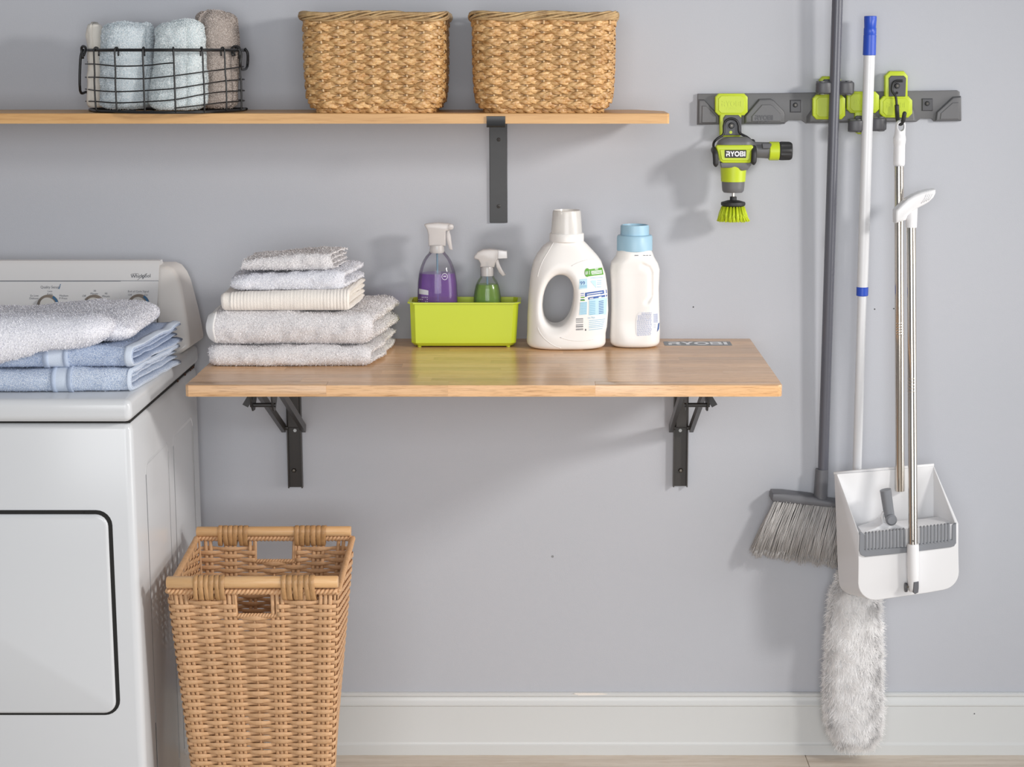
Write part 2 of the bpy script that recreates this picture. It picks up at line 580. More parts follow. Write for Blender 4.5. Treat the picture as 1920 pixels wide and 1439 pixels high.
M = dict(
    wall=plain('painted_wall', '#b8bbc2', .55, bump=.12, bscale=420, var='#bbbdc4', vscale=2.5),
    trim=plain('trim_paint', '#d2d4d4', .35, bump=.03, bscale=120),
    chip=plain('bare_plaster', '#efe9e2', .9, bump=.6, bscale=500),
    hole=plain('dark_hole', '#4a4a4c', .9),
    floor=wood('floor_oak', '#ded3c6', '#c8bbac', .5, rand=.06, scale=(1.4, 26, 26), pores=.3),
    enamel=plain('white_enamel', '#d3d5d8', .2, bump=.01, bscale=60, spec=.4),
    enamel2=plain('console_plastic', '#e4e4e5', .3),
    cap=plain('console_end_plastic', '#e4e0dc', .28),
    gap=plain('rubber_gap', '#1d1c1b', .8),
    rust=plain('rust_spot', '#4b3224', .9),
    print=plain('printed_grey', '#7d8088', .6),
    printd=plain('printed_dark', '#4a4c54', .6),
    pblue=plain('printed_blue', '#3f6d94', .5),
    dial=plain('dial_grey', '#8f867d', .4),
    dialw=plain('dial_white', '#d8d6d2', .35),
    butcher=wood('butcher_block', '#edc398', '#daa976', .24, rand=.17, scale=(1.3, 24, 24), pores=.8, spec=.5),
    pine=wood('shelf_board', '#e0b278', '#cc9d64', .42, rand=.02, scale=(.9, 20, 20), pores=.35),
    rod=wood('handle_wood', '#e3bb8c', '#d6a874', .42, rand=.04, scale=(2, 30, 30), pores=.15),
    black=plain('black_steel', '#2c2c2d', .42, bump=.05, bscale=90, var='#343435', vscale=12),
    gunmetal=plain('dark_grey_steel', '#3a3735', .36, bump=.04, bscale=90),
    chrome=plain('bright_steel', '#cfc7bd', .17, metal=1),
    chrome2=plain('bolt_steel', '#6b665f', .35, metal=.8),
    wire=plain('black_wire', '#1f1f20', .4),
    lime=plain('lime_plastic', '#c0d22c', .38, bump=.02, bscale=200),
    limecad=plain('lime_tub_plastic', '#c8d836', .32),
    grey=plain('grey_plastic', '#6a6a6c', .45, bump=.08, bscale=500),
    greyd=plain('dark_grey_plastic', '#515155', .42, bump=.05, bscale=500),
    rubber=plain('black_rubber', '#2b2b2c', .55),
    white=plain('white_plastic', '#e9e9eb', .3, sss=.05),
    hdpe=plain('white_bottle_plastic', '#f5f3f0', .36, sss=.1),
    capw=clear('frosted_cap', '#f8f6f2', .66, '#fbf9f6', .2),
    bluecap=plain('pale_blue_plastic', '#a5cbe0', .4),
    paper=plain('label_white', '#f3f3f5', .5),
    lgreen=plain('label_green', '#5aa32c', .5),
    lblue=plain('label_pale_blue', '#bfe0ee', .5),
    lnavy=plain('label_blue', '#3560a8', .5),
    lgrey=plain('label_bluegrey', '#9aa6c8', .5),
    lcyan=plain('label_cyan', '#7fb9d6', .5),
    spray=clear('frosted_spray_plastic', '#f4f0ee', .55, '#f2eeec', .2),
    clearp=clear('clear_plastic', '#f6f6f8', .05, '#ffffff', .05),
    purple=clear('purple_liquid', '#c99fe6', .28, '#b066dc', .08),
    green=clear('green_liquid', '#d6f088', .28, '#abdc3a', .08),
    tube=clear('dip_tube', '#c8dce8', .5, '#9fc4d8', .1),
    seagrass=plain('seagrass', '#e6bd84', .38, bump=.5, bscale=60, var='#a8743c', vscale=55, stretch=(1, 1, 3), rand=.1),
    grassrim=plain('seagrass_rim', '#d0b07e', .5, bump=.4, bscale=200, var='#a0805a', vscale=50),
    stick=plain('pale_stake', '#e0bf92', .5, bump=.2, bscale=300),
    rattan=plain('woven_paper', '#dbb086', .5, bump=.45, bscale=700, var='#c99c70', vscale=90, rand=.07),
    rattand=plain('woven_paper_dark', '#c59a6c', .34, bump=.4, bscale=400, var='#b08556', vscale=60, rand=.08),
    terry=fibre('white_terry', '#fbf9fa', '#dcd8d9', 700),
    terryw=fibre('cool_white_terry', '#fcfcff', '#e3e3ec', 700),
    cream=plain('cream_ribbed_cotton', '#f5eee6', .95, bump=.5, bscale=500, sheen=.2),
    hem=plain('white_hem', '#f0eeec', .85, bump=.25, bscale=700),
    blue=fibre('blue_terry', '#ebf1fa', '#a3b5d2', 700),  # darker tone paints the shaded gaps between loops into the colour
    blueband=plain('blue_band', '#cdd7e6', .8, bump=.4, bscale=900),
    bluetwill=plain('blue_twill', '#b9c6dc', .85, bump=.6, bscale=600),
    ice=fibre('pale_blue_terry', '#fafcfd', '#d5e3ea', 600),
    ice2=fibre('ice_terry', '#fcfdfd', '#dce9ec', 600),
    taupe=fibre('taupe_terry', '#e6dcd5', '#b3a59c', 600),
    linen=plain('cream_cotton', '#ece6dc', .9, bump=.3, bscale=300),
    poleg=plain('grey_painted_tube', '#5f6069', .26),
    polew=plain('white_painted_tube', '#e6e7ea', .25),
    cobalt=plain('blue_plastic', '#2b53c4', .35),
    red=plain('red_print', '#c03a3a', .6),
    bristle=plain('grey_bristle', '#9a9492', .6, var='#7d7876', vscale=300, stretch=(1, 1, .02)),
    bristlem=plain('grey_bristle_fibre', '#c4c1bf', .5),
    bristlet=plain('bristle_tip', '#c9b49c', .7),
    limeb=plain('lime_bristle', '#cfe02a', .5),
    fluff=fibre('white_microfibre', '#fffefe', thru=.15),
    slate=plain('slate_plastic', '#85888e', .38),
    greyp=plain('pole_socket_grey', '#68696e', .4),
    sticker=plain('grey_sticker', '#8b8d8f', .5),
)
#MORE
# ------------------------------------------------------------------ the room
o = MB().box(-4.2, 4.2, 0, .12, 0, 2.9).build('wall_back', M['wall'], kind='structure')
wall = o
for px, py in [(1640, 580), (1676, 579), (1300, 576), (1036, 1044)]:
    p = at(px, py, 0)
    r = .0016 if px != 1036 else .003
    MB().lathe([(0, -.0004), (r, -.0004), (r, .002)], p, 10, 'y').build('nail_hole', M['hole'] if px != 1036 else M['sticker'], wall)
prof = [(0, 0), (-.017, 0), (-.017, .024), (-.0145, .027), (-.0135, .032), (-.0135, .118), (-.0155, .121), (-.0155, .124), (-.012, .130), (-.0085, .137),
        (-.0085, .1405), (-.0115, .1435), (-.0115, .148), (-.008, .1505), (0, .1505)]
bb = MB().prism([(-4.2, y, z) for y, z in prof], [(4.2, y, z) for y, z in prof]).build('baseboard_back', M['trim'], angle=30, kind='structure')
c = at(1105, 1305, -.011)
g = np.random.default_rng(7)
ch = [(c[0] + .045 * math.cos(a) * (.6 + .5 * g.random()), -.0119, c[2] + .0035 + .0042 * math.sin(a) * (.5 + .6 * g.random())) for a in np.linspace(0, 2 * math.pi, 22)[:-1]]
MB().prism(ch, [(p[0], -.0105, p[2]) for p in ch]).build('paint_chip', M['chip'], bb, angle=0)
for px, py in [(1827, 1339), (1834, 1396)]:
    MB().lathe([(0, -.0142), (.0014, -.0142), (.0014, -.012)], at(px, py, -.0135) * np.array([1, 0, 1]), 10, 'y').build('nail_hole', M['hole'], bb)
fl = MB().box(-4.2, 4.2, -7, 0, -.05, -.012).build('floor', M['floor'], kind='structure')
xj = at(1508, 1412, 0)[0]
for row in range(6):
    y1 = -.002 - row * .19
    x = xj - 1.5 * (row == 0) - (row * .53 % 1.5) - 3.0 + (1.5 if row == 0 else 0)
    while x < 2.4:
        MB().box(x + .0006, x + 1.5 - .0006, y1 - .1892, y1, -.012, 0, .001, 1).build('plank', M['floor'], fl, angle=30)
        x += 1.5

# ------------------------------------------------------------------ clothes dryer
DX, DYF, DYB, ZL, ZT = -.79, -.70, -.045, .937, .983
dry = thing('clothes_dryer', (-1.16, -.37, 0), 'white front-loading clothes dryer with a control console, standing beside the folding table', 'dryer')
cab = MB().box(-1.53, DX, DYF, DYB, .004, ZL - .002, .016, 3).build('cabinet', M['enamel'], dry)
# shallow pressed panels on the side sheet
for (ya, yb, za, zb) in [(-.595, -.385, .12, .83), (-.33, -.12, .12, .83)]:
    rr = .02
    pts = []
    for (cy, cz, a0) in [(yb - rr, zb - rr, 0), (ya + rr, zb - rr, 90), (ya + rr, za + rr, 180), (yb - rr, za + rr, 270)]:
        for a in np.linspace(a0, a0 + 90, 5):
            pts.append((DX, cy + rr * math.cos(math.radians(a)), cz + rr * math.sin(math.radians(a))))
    MB().tube(pts, .0035, 8, closed=True, flat=.14, up=(0, 0, 1)).build('pressed_panel', M['enamel'], cab)
MB().box(DX - .004, DX + .0006, -.600, -.5985, .004, .30).build('seam', M['gap'], cab)
# lid
MB().box(-1.55, DX + .005, DYF - .022, DYB, ZL + .002, ZT, .014, 4).build('top_lid', M['enamel'], dry)
MB().box(-1.54, DX - .004, DYF + .004, DYB - .005, ZL - .004, ZL + .004).build('lid_gap', M['gap'], dry)
for y in (-.18, -.26, -.12, -.085, -.10):
    MB().box(DX - .002, DX + .0008, y, y + .006, ZL - .004, ZL + .002, .001, 1).build('rust_spot', M['rust'], cab)
# door: a rounded recess line and the raised door leaf
def rrect(x0, x1, z0, z1, r, y, n=7):
    P = []
    for cx_, cz_, a0 in [(x1 - r, z1 - r, 0), (x0 + r, z1 - r, 90), (x0 + r, z0 + r, 180), (x1 - r, z0 + r, 270)]:
        for a in np.linspace(a0, a0 + 90, n):
            P.append((cx_ + r * math.cos(math.radians(a)), y, cz_ + r * math.sin(math.radians(a))))
    return P
p0, p1 = at(216, 957, DYF), at(224, 1341, DYF)
dx1 = (p0[0] + p1[0]) / 2 - .002
dz1, dz0 = p0[2], p1[2]
MB().prism(rrect(-1.46, dx1, dz0, dz1, .030, DYF - .0012), rrect(-1.46, dx1, dz0, dz1, .030, DYF + .01)).build('door_recess', M['gap'], dry)
door = MB().prism(rrect(-1.452, dx1 - .0075, dz0 + .004, dz1 - .0075, .024, DYF - .006), rrect(-1.452, dx1 - .0075, dz0 + .004, dz1 - .0075, .024, DYF + .01), .006, 3).build('door', M['enamel'], dry)
MB().box(at(160, 960, DYF)[0], at(176, 960, DYF)[0], DYF - .003, DYF, dz1 - .006, dz1 - .001).build('door_catch', M['gap'], door)
# console: sloping face with the printed panel, rounded end piece
def cface(v, off=0):                         # console face runs from (y,z) low to high
    return (-.185 + .075 * v - off, ZT + .012 + v * (1.176 - ZT - .012))
xe = at(296, 560, -.14)[0]
ye0, ze0 = cface(0)
ye1, ze1 = cface(1)
con = MB()
sec = [(ye0, ze0), (ye1 - .004, ze1 - .008), (ye1 + .004, ze1), (ye1 + .03, ze1), (-.05, ze1 - .03), (-.05, ZT), (ye0 + .03, ZT)]
con.prism([(-1.53, y, z) for y, z in sec], [(xe, y, z) for y, z in sec])
console = con.build('control_console', M['enamel2'], dry, angle=30)
outline = [(294, 497.5), (318, 497.5), (329, 503), (338, 516), (344, 533), (349, 560), (354, 590), (358, 620), (360, 645), (359, 652), (334, 669), (294, 669)]
Fr, Bk = [], []
for (x, y) in outline:
    v = np.clip((669 - y) / (669 - 497.5), 0, 1)
    yy = cface(v, .006)[0]
    p = at(x, y, yy)
    Fr.append((p[0] - (.006 if x > 310 else 0), yy, p[2] - .001))
    Bk.append((p[0], -.048, p[2]))
cp = MB().prism(Fr, Bk, .010, 3)
MBcap = cp
cp.build('console_end', M['cap'], dry, angle=60)
MB().box(-1.53, xe + .006, ye0 - .004, -.06, ZT - .001, ZT + .0015).build('console_gap', M['gap'], dry)
MB().box(xe - .002, xe + .001, ye0 - .002, ye0 + .02, ZT, ZT + .03).build('console_joint', M['gap'], dry)
cb = bvh_of(con)
pr = MB()
patch(pr, cb, [(-40, 526.5), (297, 526.5), (297, 528.3), (-40, 528.3)], 2, 1)
pr.build('print_line', M['print'], console, angle=0)
tx = MB()
text_px(tx, cb, 'Whirlpool', 264, 521, 7.0, -.03, .92)
for a, b_ in [((246, 514.5), (260, 514)), ((258, 525.5), (276, 513)), ((276, 513), (268, 524))]:
    pts = camdecal(cb, [a, ((a[0] + b_[0]) / 2, (a[1] + b_[1]) / 2 - 1), b_], .0008)
    tx.tube(pts, .0003, 5)
tx.build('brand_lettering', M['printd'], console, angle=0, kind='stuff')
tx = MB()
text_px(tx, cb, 'Quality Sensor', 95, 541, 5.0, 0, .9)
for t, x, y in [('Less', 94, 548), ('Knits', 94, 553.5), ('Ex Low', 65, 556.5), ('Delicate', 64, 561.5), ('Medium', 120, 556.5), ('P Press', 119, 561.5), ('Off', 158, 557), ('30', 178, 547.5),
                ('Minute', 177, 552.5), ('90', 199, 552.5), ('Minute', 199, 557.5), ('End of Cycle Signal', 259.5, 548.5), ('Off', 244, 555), ('On', 274, 555)]:
    text_px(tx, cb, t, x, y, 3.7, 0, 1.0)
tx.build('dial_lettering', M['print'], console, angle=0, kind='stuff')
th = MB()
th.tube(camdecal(cb, [(114, 533), (111.5, 540)], .001), .0006, 6)
th.tube(camdecal(cb, [(111.4, 540), (110.8, 542)], .001), .0013, 6)
th.build('thermometer_mark', M['pblue'], console, angle=0)
for (x, y) in [(90, 573), (176, 573), (260, 572)]:
    v = np.clip((669 - y) / 171.5, 0, 1)
    yy, zz = cface(v)
    c = camdecal(cb, [(x, y)], 0)[0]
    nrm = Vector((0, -(1.176 - ZT - .012), .075)).normalized()
    R = nrm.to_track_quat('Z', 'Y').to_matrix()
    def dial(prof, mat, name, par):
        m_ = MB().lathe(prof, (0, 0, 0), 28)
        m_.v = [np.array([(R @ Vector(q))[:] for q in m_.arr()]) + c]
        return m_.build(name, mat, par)
    ring = dial([(0, -.002), (.0240, -.002), (.0240, .0014), (.0234, .0018), (0, .0018)], M['dial'], 'dial_ring', console)
    if x != 176:                                          # blue sector on the upper right of the ring
        arc = MB()
        A = np.radians(np.linspace(-58, -2, 10))
        pts = [camdecal(cb, [(x + r_ * math.cos(q), y + r_ * math.sin(q)) for q in A], .0024) for r_ in (16.0, 20.5)]
        arc.loft([pts[0], pts[1]], cap=False)
        arc.f = [f for f in arc.f if max(f) - min(f) < 13]
        arc.build('dial_mark', M['pblue'], ring, angle=0)
    kn = dial([(0, 0), (.0165, .001), (.0155, .010), (.0143, .012), (0, .012)], M['dialw'], 'knob', console)

# ------------------------------------------------------------------ cloth builders
def folded(x0, x1, yf, yb, z0, z1, layers=2, seed=0, nx=56, sag=.004, wob=.006, bulge=0.0, skew=0.0, edge=.012, noise_amp=.0022, cuts=(), rise=0.0):
    """a cloth folded into nested U layers, the round fold to the front, layer edges at the two ends"""
    mb = MB()
    Ht = z1 - z0
    t = Ht / (2 * layers)
    g = np.random.default_rng(seed)
    xs = np.linspace(0, 1, nx)
    xs = .5 - .5 * np.cos(math.pi * (xs * .92 + .04))
    xs = (xs - xs[0]) / (xs[-1] - xs[0])
    xs = np.unique(np.concatenate([xs, [(c - x0) / (x1 - x0) for c in cuts]]))
    nx = len(xs)
    for k in range(layers):
        h0, h1 = z0 + k * t, z1 - k * t
        zc, R = (h0 + h1) / 2, (h1 - h0) / 2
        yfk = yf + k * t * 1.15
        ybk = yb - k * .006 * (g.random() - .3)
        def curve(Rr, yo):
            m = 16
            a = np.linspace(-math.pi / 2, math.pi / 2, m)
            fr = np.stack([yfk + yo + Rr - Rr * np.sign(np.cos(a)) * np.abs(np.cos(a)) ** .85, zc + Rr * np.sin(a)], 1)
            yy = np.linspace(ybk, yfk + yo + Rr, 14)[:-1]
            return np.concatenate([np.stack([yy, np.full(13, zc - Rr)], 1), fr, np.stack([yy[::-1], np.full(13, zc + Rr)], 1)])
        outer = curve(R, 0)
        inner = curve(max(R - t * .94, .0006), t * .94)
        n = len(outer)
        rings = []
        jl, jr = g.normal(0, .004), g.normal(0, .004)
        for x in xs:
            e = min(x, 1 - x) * (x1 - x0)
            sh = 1 - max(0, 1 - e / edge) ** 2 * .75
            mid = (outer + inner) / 2
            o_, i_ = mid + (outer - mid) * sh, mid + (inner - mid) * sh
            r = np.concatenate([o_, i_[::-1]])
            X = np.full(len(r), x0 + jl * (1 - x) + jr * x + x * (x1 - x0))
            rings.append(np.stack([X, r[:, 0], r[:, 1]], 1))
        nn_ = len(rings[0])
        P = np.concatenate(rings)
        U = (P[:, 0] - x0) / (x1 - x0)
        hz = np.clip((P[:, 2] - z0) / Ht, 0, 1)
        P[:, 2] += hz * sag * (vnoise(P * [1, 1, 0], 9, seed) + .5 * vnoise(P * [1, 1, 0], 22, seed + 1)) + hz * rise * (U - .5)
        P[:, 0] += wob * vnoise(np.stack([P[:, 1], P[:, 2], P[:, 1] * 0 + k], 1), 26, seed + 2) * np.where(U > .5, 1, -1) * np.abs(2 * U - 1) ** 3
        P[:, 0] += bulge * np.clip(U, 0, 1) ** 3 * np.clip((P[:, 1] - yf) / (yb - yf), 0, 1) * 1.0
        P[:, 1] += skew * U + wob * .5 * vnoise(P * [1, 0, 1], 11, seed + 3) * (P[:, 1] < (yf + yb) / 2)
        nz = noise_amp * vnoise(P, 60, seed + 4)
        P[:, 1] += nz
        P[:, 2] += nz * hz
        if k == 0:
            mb.skin = (xs * (x1 - x0) + x0, P.reshape(nx, nn_, 3)[:, :n])
        f = []
        for i in range(nx - 1):
            for q in range(nn_):
                l = (q + 1) % nn_
                f.append((i * nn_ + q, (i + 1) * nn_ + q, (i + 1) * nn_ + l, i * nn_ + l))
        for base in (0, (nx - 1) * nn_):
            for q in range(n - 1):
                a, b_ = base + q, base + q + 1
                c_, d_ = base + nn_ - 2 - q, base + nn_ - 1 - q
                f.append((a, b_, c_, d_) if base else (a, d_, c_, b_))
        mb.add(P, f)
    return mb
def band(mb, x0, x1, off, lo=0, hi=None):
    """a flat woven strip lying on the outer layer of a folded cloth, between two of its cuts"""
    xs, S = mb.skin
    i0, i1 = np.argmin(abs(xs - x0)), np.argmin(abs(xs - x1))
    G = S[i0:i1 + 1, lo:hi].copy()
    d = np.gradient(G, axis=1)
    N = np.stack([np.zeros(d.shape[:2]), d[..., 2], -d[..., 1]], -1)
    N /= np.linalg.norm(N, axis=-1, keepdims=True) + 1e-12
    out = G + N * off * (1 if N[0, G.shape[1] // 2, 1] < 0 else -1)
    m, n = G.shape[:2]
    out = np.concatenate([G[:1], out, G[-1:]])
    m += 2
    f = [(i * n + j, i * n + j + 1, (i + 1) * n + j + 1, (i + 1) * n + j) for i in range(m - 1) for j in range(n - 1)]
    return MB().add(out.reshape(-1, 3), f)
vis = lambda c, n: ((n[:, 1] < .35) | (n[:, 2] > .2) | (n[:, 0] > .3)).astype(float)

# blue towels on the dryer
zb1 = ZT + .045
yT = onz(100, 742, ZT)[1]
t = thing('bath_towel', (-1.05, yT + .15, ZT), 'light blue folded towel at the bottom of the pile on the dryer', 'towel')
xa, xb = at(85, 725, yT)[0], at(124, 725, yT)[0]
xh, xe2 = at(229, 725, yT)[0], onz(243, 737, ZT)[0]
mb = folded(-1.40, xe2, yT, -.36, ZT + .0015, zb1, 2, seed=11, bulge=.03, skew=.03, cuts=(xa, xa + .009, xb - .009, xb, xh, xe2 - .001))
fb = band(mb, xa, xb, .0012)
st = [band(mb, xa, xa + .009, .0026), band(mb, xb - .009, xb, .0026)]
hm = band(mb, xh, xe2 - .001, .0022)
fuzz(mb, 70000, .0026, .0008, 1, lambda c, n: vis(c, n) * ~((c[:, 0] > xa) & (c[:, 0] < xb)) * (c[:, 0] < xh))
cl = mb.build('cloth', M['blue'], t, angle=180)
fb = fb.build('woven_band', M['blueband'], t, angle=180)
for s_ in st:
    s_.build('twill_stripe', M['bluetwill'], fb, angle=180)
hm.build('hem', M['blueband'], t, angle=180)
yU = at(100, 705, yT)[1]
zb2 = at(100, 660, yT)[2]
t = thing('bath_towel', (-1.05, yT + .15, zb1), 'medium blue folded towel between the lighter blue and white ones on the dryer', 'towel')
xa, xb = at(70, 690, yT)[0], at(117, 690, yT)[0]
xh, xe2 = at(222, 690, yT)[0], at(236, 690, yT)[0]
mb = folded(-1.42, xe2, yT + .004, -.36, zb1 + .0035, zb2, 2, seed=12, bulge=.035, skew=.03, rise=.008, cuts=(xa, xa + .010, xb - .010, xb, xh, xe2 - .001))
fb = band(mb, xa, xb, .0012)
st = [band(mb, xa, xa + .010, .0026), band(mb, xb - .010, xb, .0026)]
hm = band(mb, xh, xe2 - .001, .0022)
fuzz(mb, 70000, .0026, .0008, 2, lambda c, n: vis(c, n) * ~((c[:, 0] > xa) & (c[:, 0] < xb)) * (c[:, 0] < xh))
mb.build('cloth', fibre('mid_blue_terry', '#d8e1f0', '#93a7ca', 700), t, angle=180)  # second tone colours in the shade between the terry loops
fb = fb.build('woven_band', M['blueband'], t, angle=180)
for s_ in st:
    s_.build('twill_stripe', M['bluetwill'], fb, angle=180)
hm.build('hem', M['blueband'], t, angle=180)

# white towel folded in half on top: two soft lobes with the fold line between them
t = thing('bath_towel', (-1.1, -.5, zb2), 'thick plush white towel folded over at the top of the pile on the dryer', 'towel')
def soft(fn, lo, hi, h, seed, amp):
    V, F = nets(fn, lo, hi, h, 2)
    V = V + (amp * vnoise(V, 14, seed) + amp * .5 * vnoise(V, 45, seed + 1))[:, None] * np.array([.3, .7, .7])
    return MB().add(V, F)
yw = yT + .03
A1, A2 = at(190, 622, yw + .12), at(317, 605, yw + .12)
z_lo = zb2 + .004
zr0, zr1 = at(210, 602, yw + .03)[2], at(210, 561, yw + .29)[2]
def lobe_r(P):
    Q = P.copy()
    u = np.clip((Q[:, 0] + 1.0) / .26, -3, 1)
    dep = np.clip((Q[:, 1] - yw) / .32, -.1, 1.1)
    top = zr0 + (zr1 - zr0) * dep - .010 * np.clip(u, 0, 1) ** 2 - .011 * np.clip((-.93 - Q[:, 0]) / .12, 0, 1)
    bot = z_lo + .010 * np.clip(u, 0, 1) ** 2
    zc, half = (top + bot) / 2, (top - bot) / 2
    d = s_box(np.stack([Q[:, 0] + 1.04, Q[:, 1] - (yw + .17), (Q[:, 2] - zc) / half * .05], 1), (0, 0, 0), (.24, .15, .05), .048)
    return d * .6
def lobe_l(P):
    u = np.clip((P[:, 0] - xl0) / (xl1 - xl0), -.5, 1.2)
    bot = zl0 + (zl1 - zl0) * u
    top = zt0 + (zt1 - zt0) * u - .16 * np.clip(P[:, 1] - (yT + .05), 0, 1)
    zc, half = (bot + top) / 2, (top - bot) / 2
    yc = yT - .035 + .150 + .035 * u
    d = s_box(np.stack([P[:, 0] - (xl1 - .28), P[:, 1] - yc, (P[:, 2] - zc) / half * .056], 1), (0, 0, 0), (.28, .15, .056), .054)
    d = d * .6
    blk = np.maximum(yT - .001 - P[:, 1], P[:, 2] - z_lo)
    return smax(d, -blk, .004)
yv = yT - .03
xl0, xl1 = at(0, 620, yv)[0], at(203, 620, yv + .03)[0]
zl0, zl1 = at(0, 687, yv)[2], at(200, 645, yv + .03)[2]
zt0, zt1 = at(0, 590, yv + .06)[2], at(200, 586, yv + .10)[2]
mr = soft(lobe_r, (-1.30, yw - .03, z_lo - .02), (-.77, yw + .36, z_lo + .13), .0075, 31, .004)
fuzz(mr, 80000, .0026, .0008, 5, vis)
ml = soft(lobe_l, (-1.45, yT - .08, z_lo - .06), (-.82, yT + .33, z_lo + .16), .0075, 33, .003)
fuzz(ml, 90000, .0026, .0008, 6, vis)
mr.build('cloth', M['terryw'], t, angle=180)
ml.build('folded_flap', M['terryw'], t, angle=180)

# ------------------------------------------------------------------ upper shelf, its bracket
ZS, YS, TS = 1.4995, -.257, .021
t = thing('wall_shelf', (-.9, 0, ZS), 'long light wooden wall shelf holding the wire basket and two woven baskets', 'shelf')
xr = at(1255, 220, YS)[0]
ol = [(-2.2, -.0005), (xr - .055, -.0005), (xr - .002, -.10), (xr, -.11), (xr, YS + .004), (xr - .004, YS), (-2.2, YS)]
MB().prism([(x, y, ZS) for x, y in ol], [(x, y, ZS - TS) for x, y in ol], .0012, 1).build('board', M['pine'], t, angle=30)
t = thing('shelf_bracket', (at(935, 330, 0)[0], 0, 1.3), 'black flat steel bracket with a hooked lip screwed to the wall under the upper shelf', 'bracket')
x0, x1 = at(918, 330, -.005)[0], at(951, 330, -.005)[0]
zt, zb = ZS - TS, at(935, 418, -.005)[2]
pl = MB().box(x0, x1, -.006, 0, zb, zt - .001, .0008, 1).build('wall_plate', M['black'], t)
for py in (262, 387):
    c = at(935, py, -.006)
    m_ = MB().lathe([(0, -.0015), (.0028, -.0018), (.0042, -.001), (.0042, .001)], c, 16, 'y')
    sc_ = m_.build('screw', M['gunmetal'], t)
    MB().lathe([(0, -.0022), (.0014, -.0022), (.0014, -.001)], c, 6, 'y').build('socket', M['gap'], sc_)
l0, l1 = at(912.5, 228, YS)[0], at(947.5, 228, YS)[0]
a0, a1 = x0, x1
MB().box(l0, l1, YS - .004, 0, zt - .0062, zt - .0008, .0006, 1).build('support_arm', M['black'], t)
hk = [(YS - .0045, zt - .0075), (YS - .0075, zt - .004), (YS - .0045, zt - .001), (YS - .0042, ZS - .006), (YS - .001, ZS - .0055), (YS - .0008, zt - .001), (YS + .004, zt - .0075)]
MB().prism([(l0, y, z) for y, z in hk], [(l1, y, z) for y, z in hk]).build('front_lip', M['black'], t, angle=50)

# ------------------------------------------------------------------ wire basket and its rolled towels
cxb = at(310, 150, -.18)[0]
t = thing('wire_basket', (cxb, -.18, ZS), 'black wire basket with loop handles holding rolled towels on the upper shelf', 'basket')
plan_px = [(166, -.10), (172, -.17), (182, -.215), (220, -.262), (271, -.285), (327, -.295), (380, -.27), (420, -.215), (447, -.15), (455, -.10)]
plan = np.array([at(px, 150, Y)[:2] for px, Y in plan_px])
back = np.array([[plan[-1][0] - .006, -.06], [plan[-1][0] - .03, -.045], [plan[0][0] + .03, -.045], [plan[0][0] + .006, -.06]])
def smooth_closed(Q, sub=6):
    n = len(Q)
    out = []
    for i in range(n):
        p0, p1, p2, p3 = Q[i - 1], Q[i], Q[(i + 1) % n], Q[(i + 2) % n]
        for k in range(sub):
            u = k / sub
            out.append(.5 * (2 * p1 + (p2 - p0) * u + (2 * p0 - 5 * p1 + 4 * p2 - p3) * u * u + (3 * p1 - p0 - 3 * p2 + p3) * u ** 3))
    return np.array(out)
def smooth_open(Q, sub=5):
    Q = np.asarray(Q, float)
    E_ = np.concatenate([[2 * Q[0] - Q[1]], Q, [2 * Q[-1] - Q[-2]]])
    out = []
    for i in range(1, len(E_) - 2):
        p0, p1, p2, p3 = E_[i - 1:i + 3]
        for k in range(sub):
            u = k / sub
            out.append(.5 * (2 * p1 + (p2 - p0) * u + (2 * p0 - 5 * p1 + 4 * p2 - p3) * u * u + (3 * p1 - p0 - 3 * p2 + p3) * u ** 3))
    out.append(Q[-1])
    return np.array(out)
loop2 = smooth_closed(np.concatenate([plan, back]))
zr = at(310, 94, -.2)[2]
zb0 = ZS + .0032
MB().tube([(x, y, zr) for x, y in loop2], .0032, 8, closed=True).build('rim', M['wire'], t, angle=180)
MB().tube([(x, y, zb0) for x, y in loop2], .003, 8, closed=True).build('base_ring', M['wire'], t, angle=180)
def pxcurve(pts):
    """wire through pixel positions, on the front curve of the basket"""
    out = []
    for px, py in pts:
        Y = np.interp(px, [q[0] for q in plan_px], [q[1] for q in plan_px])
        out.append(at(px, py, Y - .003))
    return smooth_open(out)
H = [[(160, 120), (182, 120.5), (220, 124), (271, 123), (310, 119), (327, 118)],
     [(160, 145), (182, 145), (220, 147), (271, 147.5), (327, 142), (380, 135), (420, 130), (455, 125)],
     [(160, 167), (182, 170), (220, 172), (271, 170), (327, 166), (380, 158), (420, 152), (458, 149)],
     [(161, 190), (182, 190.5), (220, 193), (271, 191), (327, 187), (380, 177), (420, 172), (458, 170)],
     [(327, 203), (380, 197), (420, 192), (458, 189)]]
for w in H:
    c = pxcurve(w)
    if w[-1][0] > 450:                                           # carry on round the back
        e = c[-1]
        s0 = c[0] if w[0][0] < 200 else None
        c = np.concatenate([c, [[plan[-1][0], -.085, e[2]], [plan[-1][0] - .012, -.05, e[2]], [plan[-1][0] - .04, -.043, e[2]]]])
    MB().tube(c, .0014, 6).build('horizontal_wire', M['wire'], t, angle=180)
for z in np.linspace(zb0 + .02, zr - .025, 4):
    MB().tube([(plan[-1][0] - .03, -.043, z), (plan[0][0] + .03, -.043, z), (plan[0][0] + .006, -.06, z), (plan[0][0], -.10, z)], .0014, 6).build('horizontal_wire', M['wire'], t, angle=180)
